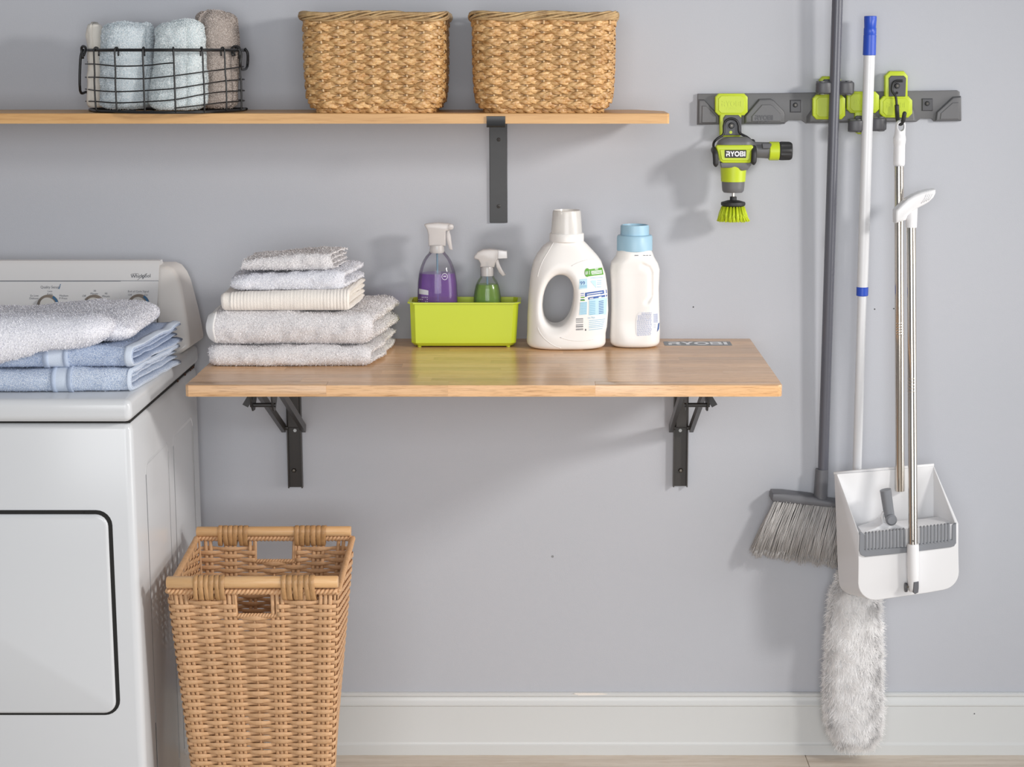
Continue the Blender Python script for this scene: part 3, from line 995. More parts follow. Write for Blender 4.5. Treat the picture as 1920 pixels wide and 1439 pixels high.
for px in (182, 220, 271, 327, 380, 420, 447):
    Y = np.interp(px, [q[0] for q in plan_px], [q[1] for q in plan_px])
    x, y = at(px, 150, Y)[:2]
    d = np.array([x - cxb, y + .12])
    d /= np.linalg.norm(d)
    ins = lambda r, z: (x + d[0] * r, y + d[1] * r, z)
    pts = [ins(-.006, zr - .012), ins(-.0065, zr + .001), ins(-.002, zr + .0055), ins(.003, zr + .003), ins(.0045, zr - .008), ins(.0045, zr - .05), ins(.006, (zr + zb0) / 2), ins(.0055, zb0 + .012), ins(.002, zb0 + .001), ins(-.012, zb0 + .001), ins(-.05, zb0 + .001)]
    MB().tube(smooth_open(pts, 3), .0019, 6).build('vertical_wire', M['wire'], t, angle=180)
for (sx, e, drop) in ((-1, plan[0], .085), (1, plan[-1], .035)):
    x, y = e
    if sx < 0:
        pts = [(x - .001, y - .03, zr + .003), (x - .008, y - .03, zr - .02), (x - .012, y - .028, zr - drop), (x - .012, y + .02, zr - drop - .004), (x - .012, y + .05, zr - drop), (x - .008, y + .05, zr - .02), (x - .001, y + .05, zr + .003)]
    else:
        pts = [(x + .0, y - .05, zr + .004), (x + .006, y - .05, zr - .008), (x + .004, y - .05, zr - drop), (x + .003, y, zr - drop - .006), (x + .004, y + .04, zr - drop), (x + .006, y + .04, zr - .008), (x, y + .04, zr + .004)]
    MB().tube(smooth_open(pts, 4), .0029, 8).build('handle', M['wire'], t, angle=180)
for px in (175, 433):
    Y = -.16
    x, y = at(px, 150, Y)[:2]
    hx = plan[0][0] if px < 300 else plan[-1][0]
    sgn = 1 if px < 300 else -1
    MB().tube(smooth_open([(hx, -.14, zr - .018), (hx - sgn * .002, -.14, zr + .004), (hx + sgn * .006, -.15, zr + .008), (hx + sgn * .012, -.16, zr + .002), (hx + sgn * .008, -.165, zr - .012)], 4), .0028, 6).build('handle_clip', M['wire'], t, angle=180)

def roll(pts, R, mat, name, label, seed, groove, fz=26000, flat=1.0, top_amp=.006):
    """a towel rolled up and standing on end; groove is the angle of its outer edge"""
    t_ = thing(name, (pts[0][0], pts[0][1], pts[0][2]), label, 'towel', )
    m, n = 46, 72
    P0 = smooth_open(np.asarray(pts, float), 12)
    uu = np.linspace(0, 1, len(P0))
    rings = []
    th = np.arange(n) * 2 * math.pi / n
    prof = []
    for i, v in enumerate(np.linspace(0, 1, m)):
        c = np.array([np.interp(v, uu, P0[:, k]) for k in range(3)])
        Rv = np.interp(v, np.linspace(0, 1, len(R)), R)
        ph = (th - groove) % (2 * math.pi)
        r = Rv * (1 + .09 * ph / (2 * math.pi) - .045) * (1 - .16 * np.exp(-(ph / .16) ** 2))
        e = min(v, 1 - v) * (pts[-1][2] - pts[0][2])
        r = r * (1 - max(0, 1 - e / .014) ** 2 * .28)
        rings.append(c + np.stack([r * np.cos(th), flat * r * np.sin(th), 0 * th], 1))
    ctop = rings[-1].mean(0)
    for q in (.8, .55, .5, .3, .05):
        rings.append(ctop + (rings[m - 1] - ctop) * q + np.array([0, 0, .004 if q == .55 else (-.006 if q == .5 else -.002)]))
    P = np.concatenate(rings)
    k = np.clip((P[:, 2] - pts[0][2]) / .05, 0, 1)
    P[:, 2] += k * top_amp * vnoise(P * [1, 1, .2], 28, seed)
    ns = .0035 * vnoise(P, 22, seed + 1) + .0018 * vnoise(P, 70, seed + 2)
    P[:, 0] += ns
    P[:, 1] += .8 * ns
    mb = MB().loft(list(P.reshape(-1, n, 3)))
    if fz:
        fuzz(mb, int(fz * 2.2), .0026, .0008, seed, lambda c, nn: ((nn[:, 1] < .3) | (nn[:, 2] > .4)).astype(float))
    mb.build('cloth', mat, t_, angle=180)
    return t_
def up(px0, py0, px1, py1, Y0, Y1):
    a, b_ = at(px0, py0, Y0), at(px1, py1, Y1)
    a[2] = ZS + .0085
    return [a, (a + b_) / 2 + np.array([.002, 0, 0]), b_]
roll(up(180, 205, 178, 46, -.12, -.12), [.0195, .0195, .019], M['linen'], 'rolled_towel', 'slim cream rolled cloth at the left end of the wire basket', 41, 4.5, 0, top_amp=.003)
roll(up(238, 205, 239, 44, -.175, -.165), [.052, .053, .054, .053], M['ice'], 'rolled_towel', 'pale blue rolled towel beside the slim cream roll in the wire basket', 42, 5.6, 30000)
roll(up(335, 208, 338, 41, -.215, -.185), [.058, .056, .052, .047], M['ice2'], 'rolled_towel', 'pale icy rolled towel leaning in the middle of the wire basket', 43, 5.2, 30000, top_amp=.010)
roll(up(409, 205, 404, 25, -.115, -.105), [.043, .043, .044, .042], M['taupe'], 'rolled_towel', 'brown-grey rolled towel, the tallest in the wire basket', 44, 4.0, 26000)

# ------------------------------------------------------------------ seagrass storage baskets
def rr_path(w, d, r, n):
    """n points evenly round a rounded rectangle, with outward normals; starts at the middle of the front"""
    L = 2 * (w + d) - 8 * r + 2 * math.pi * r
    segs = []
    a, b_ = w / 2 - r, d / 2 - r
    P, N = [], []
    cs = [((a, -b_), -90), ((a, b_), 0), ((-a, b_), 90), ((-a, -b_), 180)]
    fine = [(0.0, -d / 2, 0, -1)]
    for (c, a0) in cs:
        for k in np.linspace(0, 90, 10):
            an = math.radians(a0 + k)
            fine.append((c[0] + r * math.cos(an), c[1] + r * math.sin(an), math.cos(an), math.sin(an)))
    fine.append((0.0, -d / 2, 0, -1))
    fine = np.array(fine)
    s = np.concatenate([[0], np.cumsum(np.linalg.norm(np.diff(fine[:, :2], axis=0), axis=1))])
    q = np.arange(n) / n * s[-1]
    P = np.stack([np.interp(q, s, fine[:, k]) for k in range(4)], 1)
    P[:, 2:] /= np.linalg.norm(P[:, 2:], axis=1)[:, None]
    return P[:, :2], P[:, 2:], s[-1]
BW, BD, BH = .289, .205, .196
def bdim(z):
    """outer size of the basket at height z above the shelf"""
    v = z / BH
    rb, rd = .038, .018
    ins = rb - math.sqrt(max(rb * rb - max(0, rb - z) ** 2, 0)) if z < rb else 0
    ind = rd - math.sqrt(max(rd * rd - max(0, rd - z) ** 2, 0)) if z < rd else 0
    w = BW * (.965 + .035 * v + .02 * math.sin(math.pi * v)) - 2 * ins + .006 * max(0, v - .85) / .15
    return w, BD * (.97 + .03 * v + .02 * math.sin(math.pi * v)) - 2 * ind
NS = 26
def make_basket(label):
    t_ = thing('storage_basket', (0, 0, 0), label, 'basket', None)
    rows = 19
    g = np.random.default_rng(3)
    for i in range(rows):
        z = .006 + (BH - .018) * i / (rows - 1)
        w, d = bdim(z)
        n = 26 * 9
        P, N, L = rr_path(w, d, .042, n)
        u = np.arange(n) / n * NS
        wv = .0042 * np.cos(math.pi * u + math.pi * i)
        rad = N * wv[:, None]
        per = 16 if i % 2 else 15
        ph0 = g.random() * 6.28
        mb = MB()
        A, Bn = .0034, .0012
        for k in range(3):
            ph = 2 * math.pi * np.arange(n) / n * per + ph0 + 2 * math.pi * k / 3
            jit = .0006 * vnoise(np.stack([u, u * 0 + i, u * 0 + k], 1), 2.1, i)
            lat = A * np.sin(ph) + jit
            nor = Bn * np.sin(2 * ph)
            q = np.stack([P[:, 0] + rad[:, 0] + N[:, 0] * nor, P[:, 1] + rad[:, 1] + N[:, 1] * nor, z + lat], 1)
            T = np.roll(q, -1, 0) - np.roll(q, 1, 0)
            T /= np.linalg.norm(T, axis=1)[:, None]
            N3 = np.concatenate([N, np.zeros((n, 1))], 1)
            N3 = N3 - T * np.sum(T * N3, 1)[:, None]
            N3 /= np.linalg.norm(N3, axis=1)[:, None]
            S = np.cross(T, N3)
            wd = .0050 * (1 + .25 * vnoise(np.stack([u, u * 0 + i, u * 0 + k], 1), 1.3, 5))
            rings = []
            for (a_, b2) in [(1, 0), (.7, .8), (-.7, .8), (-1, 0), (-.7, -.8), (.7, -.8)]:
                rings.append(q + S * (wd * a_)[:, None] + N3 * (.0010 * b2))
            R_ = np.stack(rings, 1)
            mb.loft(list(R_), closed=True, cap=False)
        mb.build('braided_row', M['seagrass'], t_, angle=180, fix=False)
    # stakes
    for k in range(NS):
        pts = []
        for z in np.linspace(.004, BH - .004, 14):
            w, d = bdim(z)
            P, N, L = rr_path(w, d, .042, NS * 4)
            j = k * 4
            pts.append((P[j][0], P[j][1], z))
        MB().tube(pts, .0025, 6).build('stake', M['stick'], t_, angle=180)
    # rim: long strands twisted along the top
    w, d = bdim(BH)
    n = 200
    P, N, L = rr_path(w + .008, d + .008, .046, n)
    rim = MB()
    for k in range(10):
        tw = 2 * math.pi * np.arange(n) / n * 4 + 2 * math.pi * k / 10 + .5 * np.sin(np.arange(n) * .09 + k)
        rr_ = .0048 + .001 * vnoise(np.stack([np.arange(n) * .2, np.full(n, k), np.zeros(n)], 1), 1, k)
        q = np.stack([P[:, 0] + N[:, 0] * rr_ * np.cos(tw), P[:, 1] + N[:, 1] * rr_ * np.cos(tw), BH + .0015 + .0075 * np.sin(tw) + .0018 * np.sin(np.arange(n) / n * 40)], 1)
        rim.tube(q, .0025, 6, closed=True)
    rim.build('rim', M['grassrim'], t_, angle=180)
    # floor of the basket
    w, d = bdim(.004)
    P, N, L = rr_path(w - .008, d - .008, .04, 40)
    MB().prism([(x, y, .0065) for x, y in P], [(x, y, .002) for x, y in P]).build('base', M['seagrass'], t_, angle=30)
    return t_
def dup(root, loc, rz, label):
    r = root.copy()
    COL.objects.link(r)
    r.location = loc
    r.rotation_euler = (0, 0, rz)
    r['label'] = label
    for ch in list(root.children):
        c = ch.copy()
        COL.objects.link(c)
        c.parent = r
        for gch in ch.children:
            d = gch.copy()
            COL.objects.link(d)
            d.parent = c
    return r
b1 = make_basket('braided seagrass basket beside the wire basket, left of its twin')
yb_c = -.132
xc1, xc2 = at(699, 120, -.235)[0], at(1019.5, 120, -.235)[0]
b2_ = dup(b1, (xc2, yb_c, ZS + .001), math.pi, 'braided seagrass basket above the black flat shelf bracket, right of its twin')
b1.location = (xc1, yb_c, ZS + .001)
for b_ in (b1, b2_):
    b_['group'] = 'seagrass baskets on the upper shelf'

# ------------------------------------------------------------------ wall-mounted folding table
ZTB, TT = .987, .0225
XL, XR = -.708, .4535
YF = -.592
tb = thing('wall_table', ((XL + XR) / 2, -.3, ZTB - TT), 'oiled butcher-block wall table of glued strips with a grey sticker, carrying towels and detergents', 'table')
g = np.random.default_rng(21)
nrow = 14
dy = -YF / nrow
for r in range(nrow):
    y1, y0 = -r * dy - .0006 * (r == 0), -(r + 1) * dy
    x = XL - (g.random() * .35)
    while x < XR:
        L = .22 + g.random() * .38
        if XR - (x + L) < .06:
            L = XR - x + .01
        xa, xb = max(x, XL), min(x + L, XR)
        x += L
        if xb - xa < .02:
            continue
        if r == nrow - 1 and (xb >= XR or xa <= XL):
            c = .010
            if xb >= XR:
                ol = [(xa, y1), (xb, y1), (xb, y0 + c), (xb - c * .3, y0 + c * .3), (xb - c, y0), (xa, y0)]
            else:
                ol = [(xa, y1), (xb, y1), (xb, y0), (xa + .006, y0), (xa, y0 + .006)]
            MB().prism([(p, q, ZTB) for p, q in ol], [(p, q, ZTB - TT) for p, q in ol], .0012, 2).build('stave', M['butcher'], tb, angle=30)
        else:
            m_ = MB()
            m_.box(xa, xb, y0, y1, ZTB - TT, ZTB, .00012 if r < nrow - 1 else .0002, 1)
            m_.build('stave', M['butcher'], tb, angle=30)
s0, s1 = (.2545, -.044), (.404, -.102)
stk = MB().prism([(p[0], p[2], ZTB + .0006) for p in rrect(s0[0], s1[0], s1[1], s0[1], .006, 0)], [(p[0], p[2], ZTB) for p in rrect(s0[0], s1[0], s1[1], s0[1], .006, 0)]).build('sticker', M['sticker'], tb, angle=0)
lg = MB()
logo(lg, lambda u, v: (s0[0] + .009 + u * (s1[0] - s0[0] - .018), s1[1] + .010 + v * (s0[1] - s1[1] - .020), ZTB + .0009))
lg.build('lettering', M['paper'], stk, angle=0)
for (pxc, side, zlow, lbl) in [(552, -1, 915, 'dark steel folding bracket under the table end nearest the dryer'), (1276.5, 1, 913, 'dark steel folding bracket under the table end nearest the grey broom')]:
    xc = at(pxc, 830, -.012)[0]
    zl = at(pxc, zlow, -.01)[2]
    zu = ZTB - TT - .0006
    t = thing('folding_bracket', (xc, 0, zl), lbl, 'bracket', 'folding table brackets')
    hw = .0165
    ch = [(-hw, -.0005), (hw, -.0005), (hw, -.016), (hw - .0025, -.016), (hw - .0025, -.004), (-hw + .0025, -.004), (-hw + .0025, -.016), (-hw, -.016)]
    MB().prism([(xc + x, y, zu - .004) for x, y in ch], [(xc + x, y, zl) for x, y in ch]).build('wall_channel', M['gunmetal'], t, angle=30)
    zm = at(pxc, 802, -.02)[2]
    MB().box(xc - hw + .003, xc + hw - .003, -.024, -.004, zm, zu - .004, .002, 1).build('hinge_block', M['gunmetal'], t)
    h2 = at(pxc + (1 if side < 0 else -1), 808, -.005)
    MB().lathe([(0, -.0012), (.0038, -.0012), (.0038, .001)], (xc - side * .001, -.0045, zm - .010), 14, 'y').build('hole', M['trim'], t)
    bc = at(pxc - 1 * (side < 0), 883, -.008)
    bo = MB().lathe([(0, -.0062), (.0035, -.0058), (.0052, -.003), (.0058, .0), (.0058, .002)], (bc[0], -.0045, bc[2]), 6, 'y').build('bolt', M['chrome2'], t)
    # arm below the board
    za = ZTB - TT - .0006
    ar = [(-.019, za), (.019, za), (.019, za - .016), (.0165, za - .016), (.0165, za - .003), (-.0165, za - .003), (-.0165, za - .016), (-.019, za - .016)]
    MB().prism([(xc + x, -.001, z) for x, z in ar], [(xc + x, -.455, z) for x, z in ar]).build('support_arm', M['gunmetal'], t, angle=30)
    # two struts from the foot of the hinge block out to the arm
    for s in (-1, 1):
        xs_ = xc + s * .023
        p = np.array([xs_, -.014, zm - .004])
        q = np.array([xs_, -.395, za - .016])
        d = (q - p) / np.linalg.norm(q - p)
        nrm = np.array([0, -d[2], d[1]])
        w_ = .009
        pts = []
        cs = [(-.0045, -w_), (.0045, -w_), (.0045, w_), (-.0045, w_)]
        MB().prism([p + np.array([a, 0, 0]) + nrm * b_ for a, b_ in cs], [q + np.array([a, 0, 0]) + nrm * b_ for a, b_ in cs], .0015, 1).build('strut', M['gunmetal'], t, angle=30)
        MB().lathe([(0, -.006), (.005, -.006), (.005, .006), (0, .006)], p + np.array([-s * .004, 0, .002]), 12, 'x').build('pivot_pin', M['gunmetal'], t)
    # release catch at the outer end: two bent black plates joined by a bar
    for s in (-1, 1):
        xs_ = xc + s * .021
        ol = [(-.375, za), (-.470, za), (-.472, za - .020), (-.464, za - .042), (-.448, za - .056), (-.425, za - .058), (-.400, za - .036)]
        MB().prism([(xs_ - .0015, y, z) for y, z in ol], [(xs_ + .0015, y, z) for y, z in ol]).build('catch_plate', M['black'], t, angle=30)
    MB().tube([(xc - .026, -.446, za - .044), (xc + .026, -.446, za - .044)], .0045, 10).build('catch_bar', M['black'], t)
    ol = [(-.020, -.016), (.002, -.048), (.013, -.042), (-.008, -.008)] if side > 0 else [(.020, -.016), (-.002, -.048), (-.013, -.042), (.008, -.008)]
    MB().prism([(xc + side * .028 + x, -.452, za + z) for x, z in ol], [(xc + side * .028 + x, -.449, za + z) for x, z in ol]).build('release_lever', M['black'], t, angle=30)

# ------------------------------------------------------------------ stack of white towels on the table
def fz(yf, py): 
    return at(540, py, yf)[2]
YT = -.386
z1, z2, z3, z4, z5 = fz(YT, 651), fz(YT, 588), fz(YT + .01, 548), fz(YT + .02, 512), fz(YT + .03, 482)
X = lambda px, py, Y: at(px, py, Y)[0]
stack = [
    ('bath_towel', 'plain white bath towel at the very bottom of the stack on the table', M['terry'], X(388, 670, YT), X(697, 670, YT), YT, -.10, ZTB + .001, z1, 1, 51, .028, 60000, .0027),
    ('bath_towel', 'thick white bath towel with a smooth hem, second from the bottom of the table stack', M['terry'], X(385, 620, YT), X(694, 620, YT), YT - .001, -.10, z1 + .003, z2, 1, 52, .034, 80000, .0027),
    ('hand_towel', 'cream ribbed hand towel in the middle of the table stack', M['cream'], X(416, 565, YT), X(649, 565, YT), YT + .008, -.16, z2 + .003, z3, 2, 53, .012, 0, 0),
    ('hand_towel', 'smooth white hand towel between the ribbed towel and the top washcloth', M['terryw'], X(430, 530, YT), X(636, 530, YT), YT + .02, -.17, z3 + .0015, z4, 1, 54, .02, 50000, .0022),
    ('washcloth', 'small white washcloth at the top of the stack on the table', M['terry'], X(463, 498, YT), X(617, 495, YT), YT + .035, -.22, z4 + .003, z5, 2, 55, .02, 40000, .0030),
]
for (nm, lb, mt, xa, xb, yf, yb_, za, zb_, ly, sd, bl, nf, fl_) in stack:
    t = thing(nm, ((xa + xb) / 2, (yf + yb_) / 2, za), lb, 'towel', 'stack of white towels on the table')
    ribbed = sd == 53
    hemx = xa + .018
    mb = folded(xa, xb, yf, yb_, za, zb_, ly, seed=sd, bulge=bl, skew=.004, nx=150 if ribbed else 56, wob=.004 if ribbed else .007, noise_amp=.001 if ribbed else .0028,
                sag=.002 if ribbed else .005, edge=.006 if ribbed else .022, cuts=(xa + .001, hemx), rise=.012 if sd in (54, 55) else (.004 if ribbed else 0))
    if ribbed:                                                    # raised cords across the cloth, smooth selvedge at its left end
        V = mb.arr()
        px_ = (V[:, 0] - (xa + .014)) / .0068
        amp = np.clip((V[:, 0] - xa - .012) / .004, 0, 1) * .0016
        cyc = amp * np.abs(np.sin(math.pi * px_)) ** .6
        V[:, 1] -= cyc * (V[:, 1] < (yf + .03))
        V[:, 2] += cyc * (V[:, 2] > (za + zb_) / 2) * .8
        mb.v = [V]
    hm = band(mb, xa + .001, hemx, .0016) if sd == 52 else None
    if nf:
        fuzz(mb, nf, fl_, .0008, sd, (lambda c, n: vis(c, n) * (c[:, 0] > hemx)) if sd == 52 else vis)
    mb.build('cloth', mt, t, angle=180)
    if hm:
        hm.build('hem', M['hem'], t, angle=180)

# ------------------------------------------------------------------ lime tub with two spray bottles
YC = -.135
zrim = at(870, 568, YC - .004)[2]
x0b, x1b = onz(770, 650, ZTB + .004)[0], onz(968, 650, ZTB + .004)[0]
x0t, x1t = at(768, 575, YC)[0], at(972, 575, YC)[0]
ybk = onz(870, 557, zrim)[1]
t = thing('plastic_tub', ((x0b + x1b) / 2, (YC + ybk) / 2, ZTB), 'lime green plastic tub holding two spray bottles on the table', 'tub')
def octo(x0, x1, y0, y1, c, z):
    return np.array([(x0 + c, y0, z), (x1 - c, y0, z), (x1, y0 + c, z), (x1, y1 - c, z), (x1 - c, y1, z), (x0 + c, y1, z), (x0, y1 - c, z), (x0, y0 + c, z)])
zf = ZTB + .0035
e = .010
rings = [octo(x0b + .008, x1b - .008, YC + .010, ybk - .008, e, zf), octo(x0b + .001, x1b - .001, YC + .003, ybk - .002, e, zf + .007), octo(x0t, x1t, YC, ybk, e + .001, zrim - .004),
         octo(x0t - .005, x1t + .005, YC - .005, ybk + .004, e + .003, zrim - .003), octo(x0t - .005, x1t + .005, YC - .005, ybk + .004, e + .003, zrim),
         octo(x0t + .0025, x1t - .0025, YC + .0025, ybk - .0025, e, zrim), octo(x0b + .004, x1b - .004, YC + .006, ybk - .005, e, zf + .008), octo(x0b + .010, x1b - .010, YC + .012, ybk - .010, e, zf + .003)]
MB().loft(rings).build('body', M['limecad'], t, angle=25)
for x in (x0b + .018, x1b - .018):
    for y in (YC + .017, ybk - .016):
        MB().lathe([(.004, ZTB + .0002), (.0048, zf + .001)], (x, y, 0), 14).build('foot', M['limecad'], t)
zin = zf + .0045

def bottle(name, label, Y, prof_px, cx_px, liquid_py, liq_mat, sq=.72):
    """clear bottle: outline in pixels (half width, y), its liquid and dip tube"""
    c = at(cx_px, 520, Y)
    sc = at(cx_px + 1, 520, Y)[0] - c[0]
    t_ = thing(name, (c[0], Y, zin), label, 'spray bottle', 'spray bottles in the lime tub')
    prof = [(hw * sc, at(cx_px, py, Y)[2]) for hw, py in prof_px]
    last = prof[-1][0]
    prof += [(last * .99, zin + .02), (last * .97, zin + .004), (last * .85, zin), (0, zin)]
    body = MB().lathe([(r, z) for r, z in prof], (c[0], Y, 0), 40, sq=sq)
    bo = body.build('bottle', M['clearp'], t_, angle=60)
    zl = at(cx_px, liquid_py, Y)[2]
    P = sorted(prof, key=lambda q: q[1])
    zz = [q[1] for q in P]
    rr_ = [q[0] for q in P]
    lp = [(0, zl)] + [(np.interp(z, zz, rr_) - .0014, z) for z in np.linspace(zl, zin + .006, 14)] + [(0, zin + .004)]
    MB().lathe(lp, (c[0], Y, 0), 40, sq=sq).build('liquid', liq_mat, t_, angle=60)
    MB().tube([(c[0], Y, prof[0][1] + .01), (c[0] + .001, Y, zin + .012)], .0022, 8).build('dip_tube', M['tube'], t_, angle=180)
    return t_, c, sc, body
YB = -.088
tp, c, sc, body = bottle('spray_bottle', 'clear spray bottle of purple liquid with a frosted trigger head in the lime tub', YB,
                         [(15, 472), (15.5, 474), (17, 476), (21, 480), (26.5, 489), (31, 500), (34.5, 513), (36.8, 530), (37.8, 550), (38, 570)], 820, 512, M['purple'])
f_ = lambda px, py, dy=0: at(px, py, YB) + np.array([0, dy, 0])
col = MB().lathe([(0, f_(820, 474)[2]), (.0155, f_(820, 474)[2]), (.0165, f_(820, 470)[2]), (.0150, f_(820, 460)[2]), (0, f_(820, 459)[2])], (c[0], YB, 0), 28)
col.build('collar', M['spray'], tp)
hd = [(804, 461), (803.5, 440), (801, 430), (797, 424), (796, 420.5), (803, 419), (822, 417.5), (834, 418.5), (840, 419), (849, 421), (850.5, 425), (849, 430), (842, 432), (836, 433), (836, 446), (836, 461)]
MB().prism([f_(x, y, -.0105) for x, y in hd], [f_(x, y, .0105) for x, y in hd], .003, 2).build('spray_head', M['spray'], tp, angle=50)
MB().lathe([(0, -.001), (.0058, 0), (.0062, .003), (.0062, .0055), (0, .006)], f_(846, 425, -.0125), 18, 'y').build('nozzle', M['spray'], tp)
tg = [(838, 433), (842, 432), (845, 442), (846.5, 455), (848.5, 468.5), (843, 468), (839, 455), (837, 445)]
MB().prism([f_(x, y, -.006) for x, y in tg], [f_(x, y, .006) for x, y in tg], .0012, 1).build('trigger', M['spray'], tp, angle=50)
bv = bvh_of(body)
lab = MB()
patch(lab, bv, [(782.5, 541), (803, 545), (803, 554), (782.5, 551)], 8, 3, .0007)
lab.build('label', M['paper'], tp, angle=0)
lab = MB()
for a in np.linspace(0, 2 * math.pi, 28)[:-1]:
    a2 = a + 2 * math.pi / 27
    for r0, r1 in ((4.8, 5.7),):
        lab.add(camdecal(bv, [(834 + r0 * math.cos(a), 519 + r0 * 1.1 * math.sin(a)), (834 + r1 * math.cos(a), 519 + r1 * 1.1 * math.sin(a)), (834 + r1 * math.cos(a2), 519 + r1 * 1.1 * math.sin(a2)), (834 + r0 * math.cos(a2), 519 + r0 * 1.1 * math.sin(a2))], .0007), [(0, 1, 2, 3)])
patch(lab, bv, rect(831.5, 518, 836.5, 519), 2, 1, .0007)
for x, h_ in ((832, 3), (834, 2.4), (836, 3)):
    patch(lab, bv, rect(x - .4, 517, x + .4, 517 + h_), 1, 1, .0007)
lab.build('emblem', M['paper'], tp, angle=0, kind='stuff')
lab = MB()
g = np.random.default_rng(5)
for yy in (557, 561, 565, 569):
    for x in np.arange(784, 802, 3.2):
        if g.random() < .6:
            patch(lab, bv, rect(x, yy, x + 1.8, yy + 1.6), 1, 1, .0007)
lab.build('printed_marks', M['paper'], tp, angle=0, kind='stuff')
lab = MB()
for yy, w_ in ((547, 15), (550, 16)):
    patch(lab, bv, [(785, yy - .4), (785 + w_, yy + 1), (785 + w_, yy + 1.9), (785, yy + .5)], 6, 1, .0011)
lab.build('label_print', M['printd'], tp, angle=0, kind='stuff')

tp, c, sc, body = bottle('spray_bottle', 'small spray bottle of green liquid with a frosted trigger head in the lime tub', YB,
                         [(12.8, 500), (13, 519), (14, 521), (17.5, 526), (21.5, 534), (24, 544), (25.8, 556), (26.3, 572)], 913.5, 533, M['green'], .8)
MB().lathe([(0, f_(913, 517)[2]), (.0143, f_(913, 517)[2]), (.0143, f_(913, 503)[2]), (.0132, f_(913, 500)[2]), (0, f_(913, 499)[2])], (c[0], YB, 0), 28).build('collar', M['spray'], tp)
hd = [(900, 501), (901, 494), (897, 487), (889.5, 485), (889, 480), (896, 472), (906, 468), (920, 467), (934, 468.5), (934, 484), (929, 492), (927, 501)]
MB().prism([f_(x, y, -.010) for x, y in hd], [f_(x, y, .010) for x, y in hd], .003, 2).build('spray_head', M['spray'], tp, angle=50)
n_ = [(934, 469), (950.5, 471), (951, 484), (934, 485)]
MB().prism([f_(x, y, -.008) for x, y in n_], [f_(x, y, .008) for x, y in n_], .0018, 2).build('nozzle', M['white'], tp)
tg = [(928, 488), (934, 486), (936.5, 495), (941, 505), (948.5, 516), (942.5, 518), (936, 511), (931, 501)]
MB().prism([f_(x, y, -.0055) for x, y in tg], [f_(x, y, .0055) for x, y in tg], .0012, 1).build('trigger', M['spray'], tp, angle=50)

# ------------------------------------------------------------------ detergent jug
Y0 = -.122
jl = [(1030.5, 449), (1029.5, 453), (1018, 461), (1006, 477), (1000, 489), (995, 513), (991, 551), (989, 592), (988.5, 622), (987.5, 636), (989, 648), (992, 660)]
jr = [(1095, 449), (1096, 453), (1111, 469), (1120, 479), (1127, 489), (1135, 513), (1139, 541), (1140.5, 581), (1138, 612), (1135.5, 624), (1135.5, 640), (1133, 660)]
def curve_xz(pts, Y):
    q = np.array([at(px, py, Y) for px, py in pts])
    return q[::-1, 2], q[::-1, 0]
def bottle_sdf(L, R, Yc, hd, ztop, zbot, ex=2.5, rb=.012):
    zl, xl = curve_xz(L, Yc)
    zr_, xr_ = curve_xz(R, Yc)
    def f(P):
        a, b_ = np.interp(P[:, 2], zl, xl), np.interp(P[:, 2], zr_, xr_)
        c, hw = (a + b_) / 2, (b_ - a) / 2
        h = hd(P[:, 2], hw)
        q = (np.abs((P[:, 0] - c) / hw) ** ex + np.abs((P[:, 1] - Yc) / h) ** ex) ** (1 / ex)
        d = (q - 1) * np.minimum(hw, h) * .9
        return smax(d, np.abs(P[:, 2] - (ztop + zbot) / 2) - (ztop - zbot) / 2, rb)
    return f
zt_ = at(1063, 450, Y0)[2]
zc_ = lambda Z: np.clip((Z - ZTB) / (zt_ - ZTB), 0, 1)
hdj = lambda Z, hw: np.where(zc_(Z) < .55, .053, .053 - (.053 - .033) * np.clip((zc_(Z) - .55) / .42, 0, 1) ** 1.5)
fj = bottle_sdf(jl, jr, Y0, hdj, zt_ + .004, ZTB + .0008)
hc = at(1046.5, 561, Y0)
hs_ = at(1047.5, 561, Y0)[0] - hc[0]
def jug(P):
    x = P[:, 0] - hc[0] - .10 * (P[:, 2] - hc[2])
    z = P[:, 2] - hc[2]
    a, b_ = 28.5 * hs_, 49 * hs_
    d = ((np.abs(x / a) ** 2.2 + np.abs(z / b_) ** 2.2) ** (1 / 2.2) - 1) * a
    return smax(fj(P), -d, .016)
V, F = nets(jug, (hc[0] - .075, Y0 - .062, ZTB - .004), (hc[0] + .125, Y0 + .062, zt_ + .012), .0027, 2)
t = thing('detergent_jug', (hc[0] + .02, Y0, ZTB), 'large white detergent jug with a grip hole and printed label on the table', 'bottle')
mb = MB().add(V, F)
bv = bvh_of(mb)
jb = mb.build('body', M['hdpe'], t, angle=180)
for q in ([(1038, 455), (1028, 472), (1018, 489), (1011, 507), (1008, 520)], [(1072, 499), (1084, 493), (1098, 488.5), (1113, 486)], [(1008, 614), (1013, 625), (1023, 637), (1038, 648), (1052, 653)], [(1050, 633), (1068, 638), (1090, 640), (1112, 637)]):
    MB().tube(camdecal(bv, smooth_open(q, 5), .0001), .0008, 6).build('mould_ridge', M['hdpe'], jb, angle=180)
cj = at(1062.5, 440, Y0)
zz = lambda py: at(1062, py, Y0)[2]
k = hs_
MB().lathe([(30 * k, zz(453)), (32 * k, zz(451.5)), (32 * k, zz(438.5)), (31 * k, zz(437)), (28 * k, zz(437))], (cj[0], Y0, 0), 40).build('collar', M['hdpe'], t)
MB().lathe([(29.5 * k, zz(438)), (28.8 * k, zz(430)), (26.4 * k, zz(398)), (25.6 * k, zz(395)), (24 * k, zz(394)), (23.5 * k, zz(396.5)), (22 * k, zz(404)), (0, zz(404))], (cj[0], Y0, 0), 40).build('cap', M['capw'], t)
lb = lambda name, fn, mat, par=t: (lambda m_: (fn(m_), m_.build(name, mat, par, angle=0, kind='stuff')))(MB())
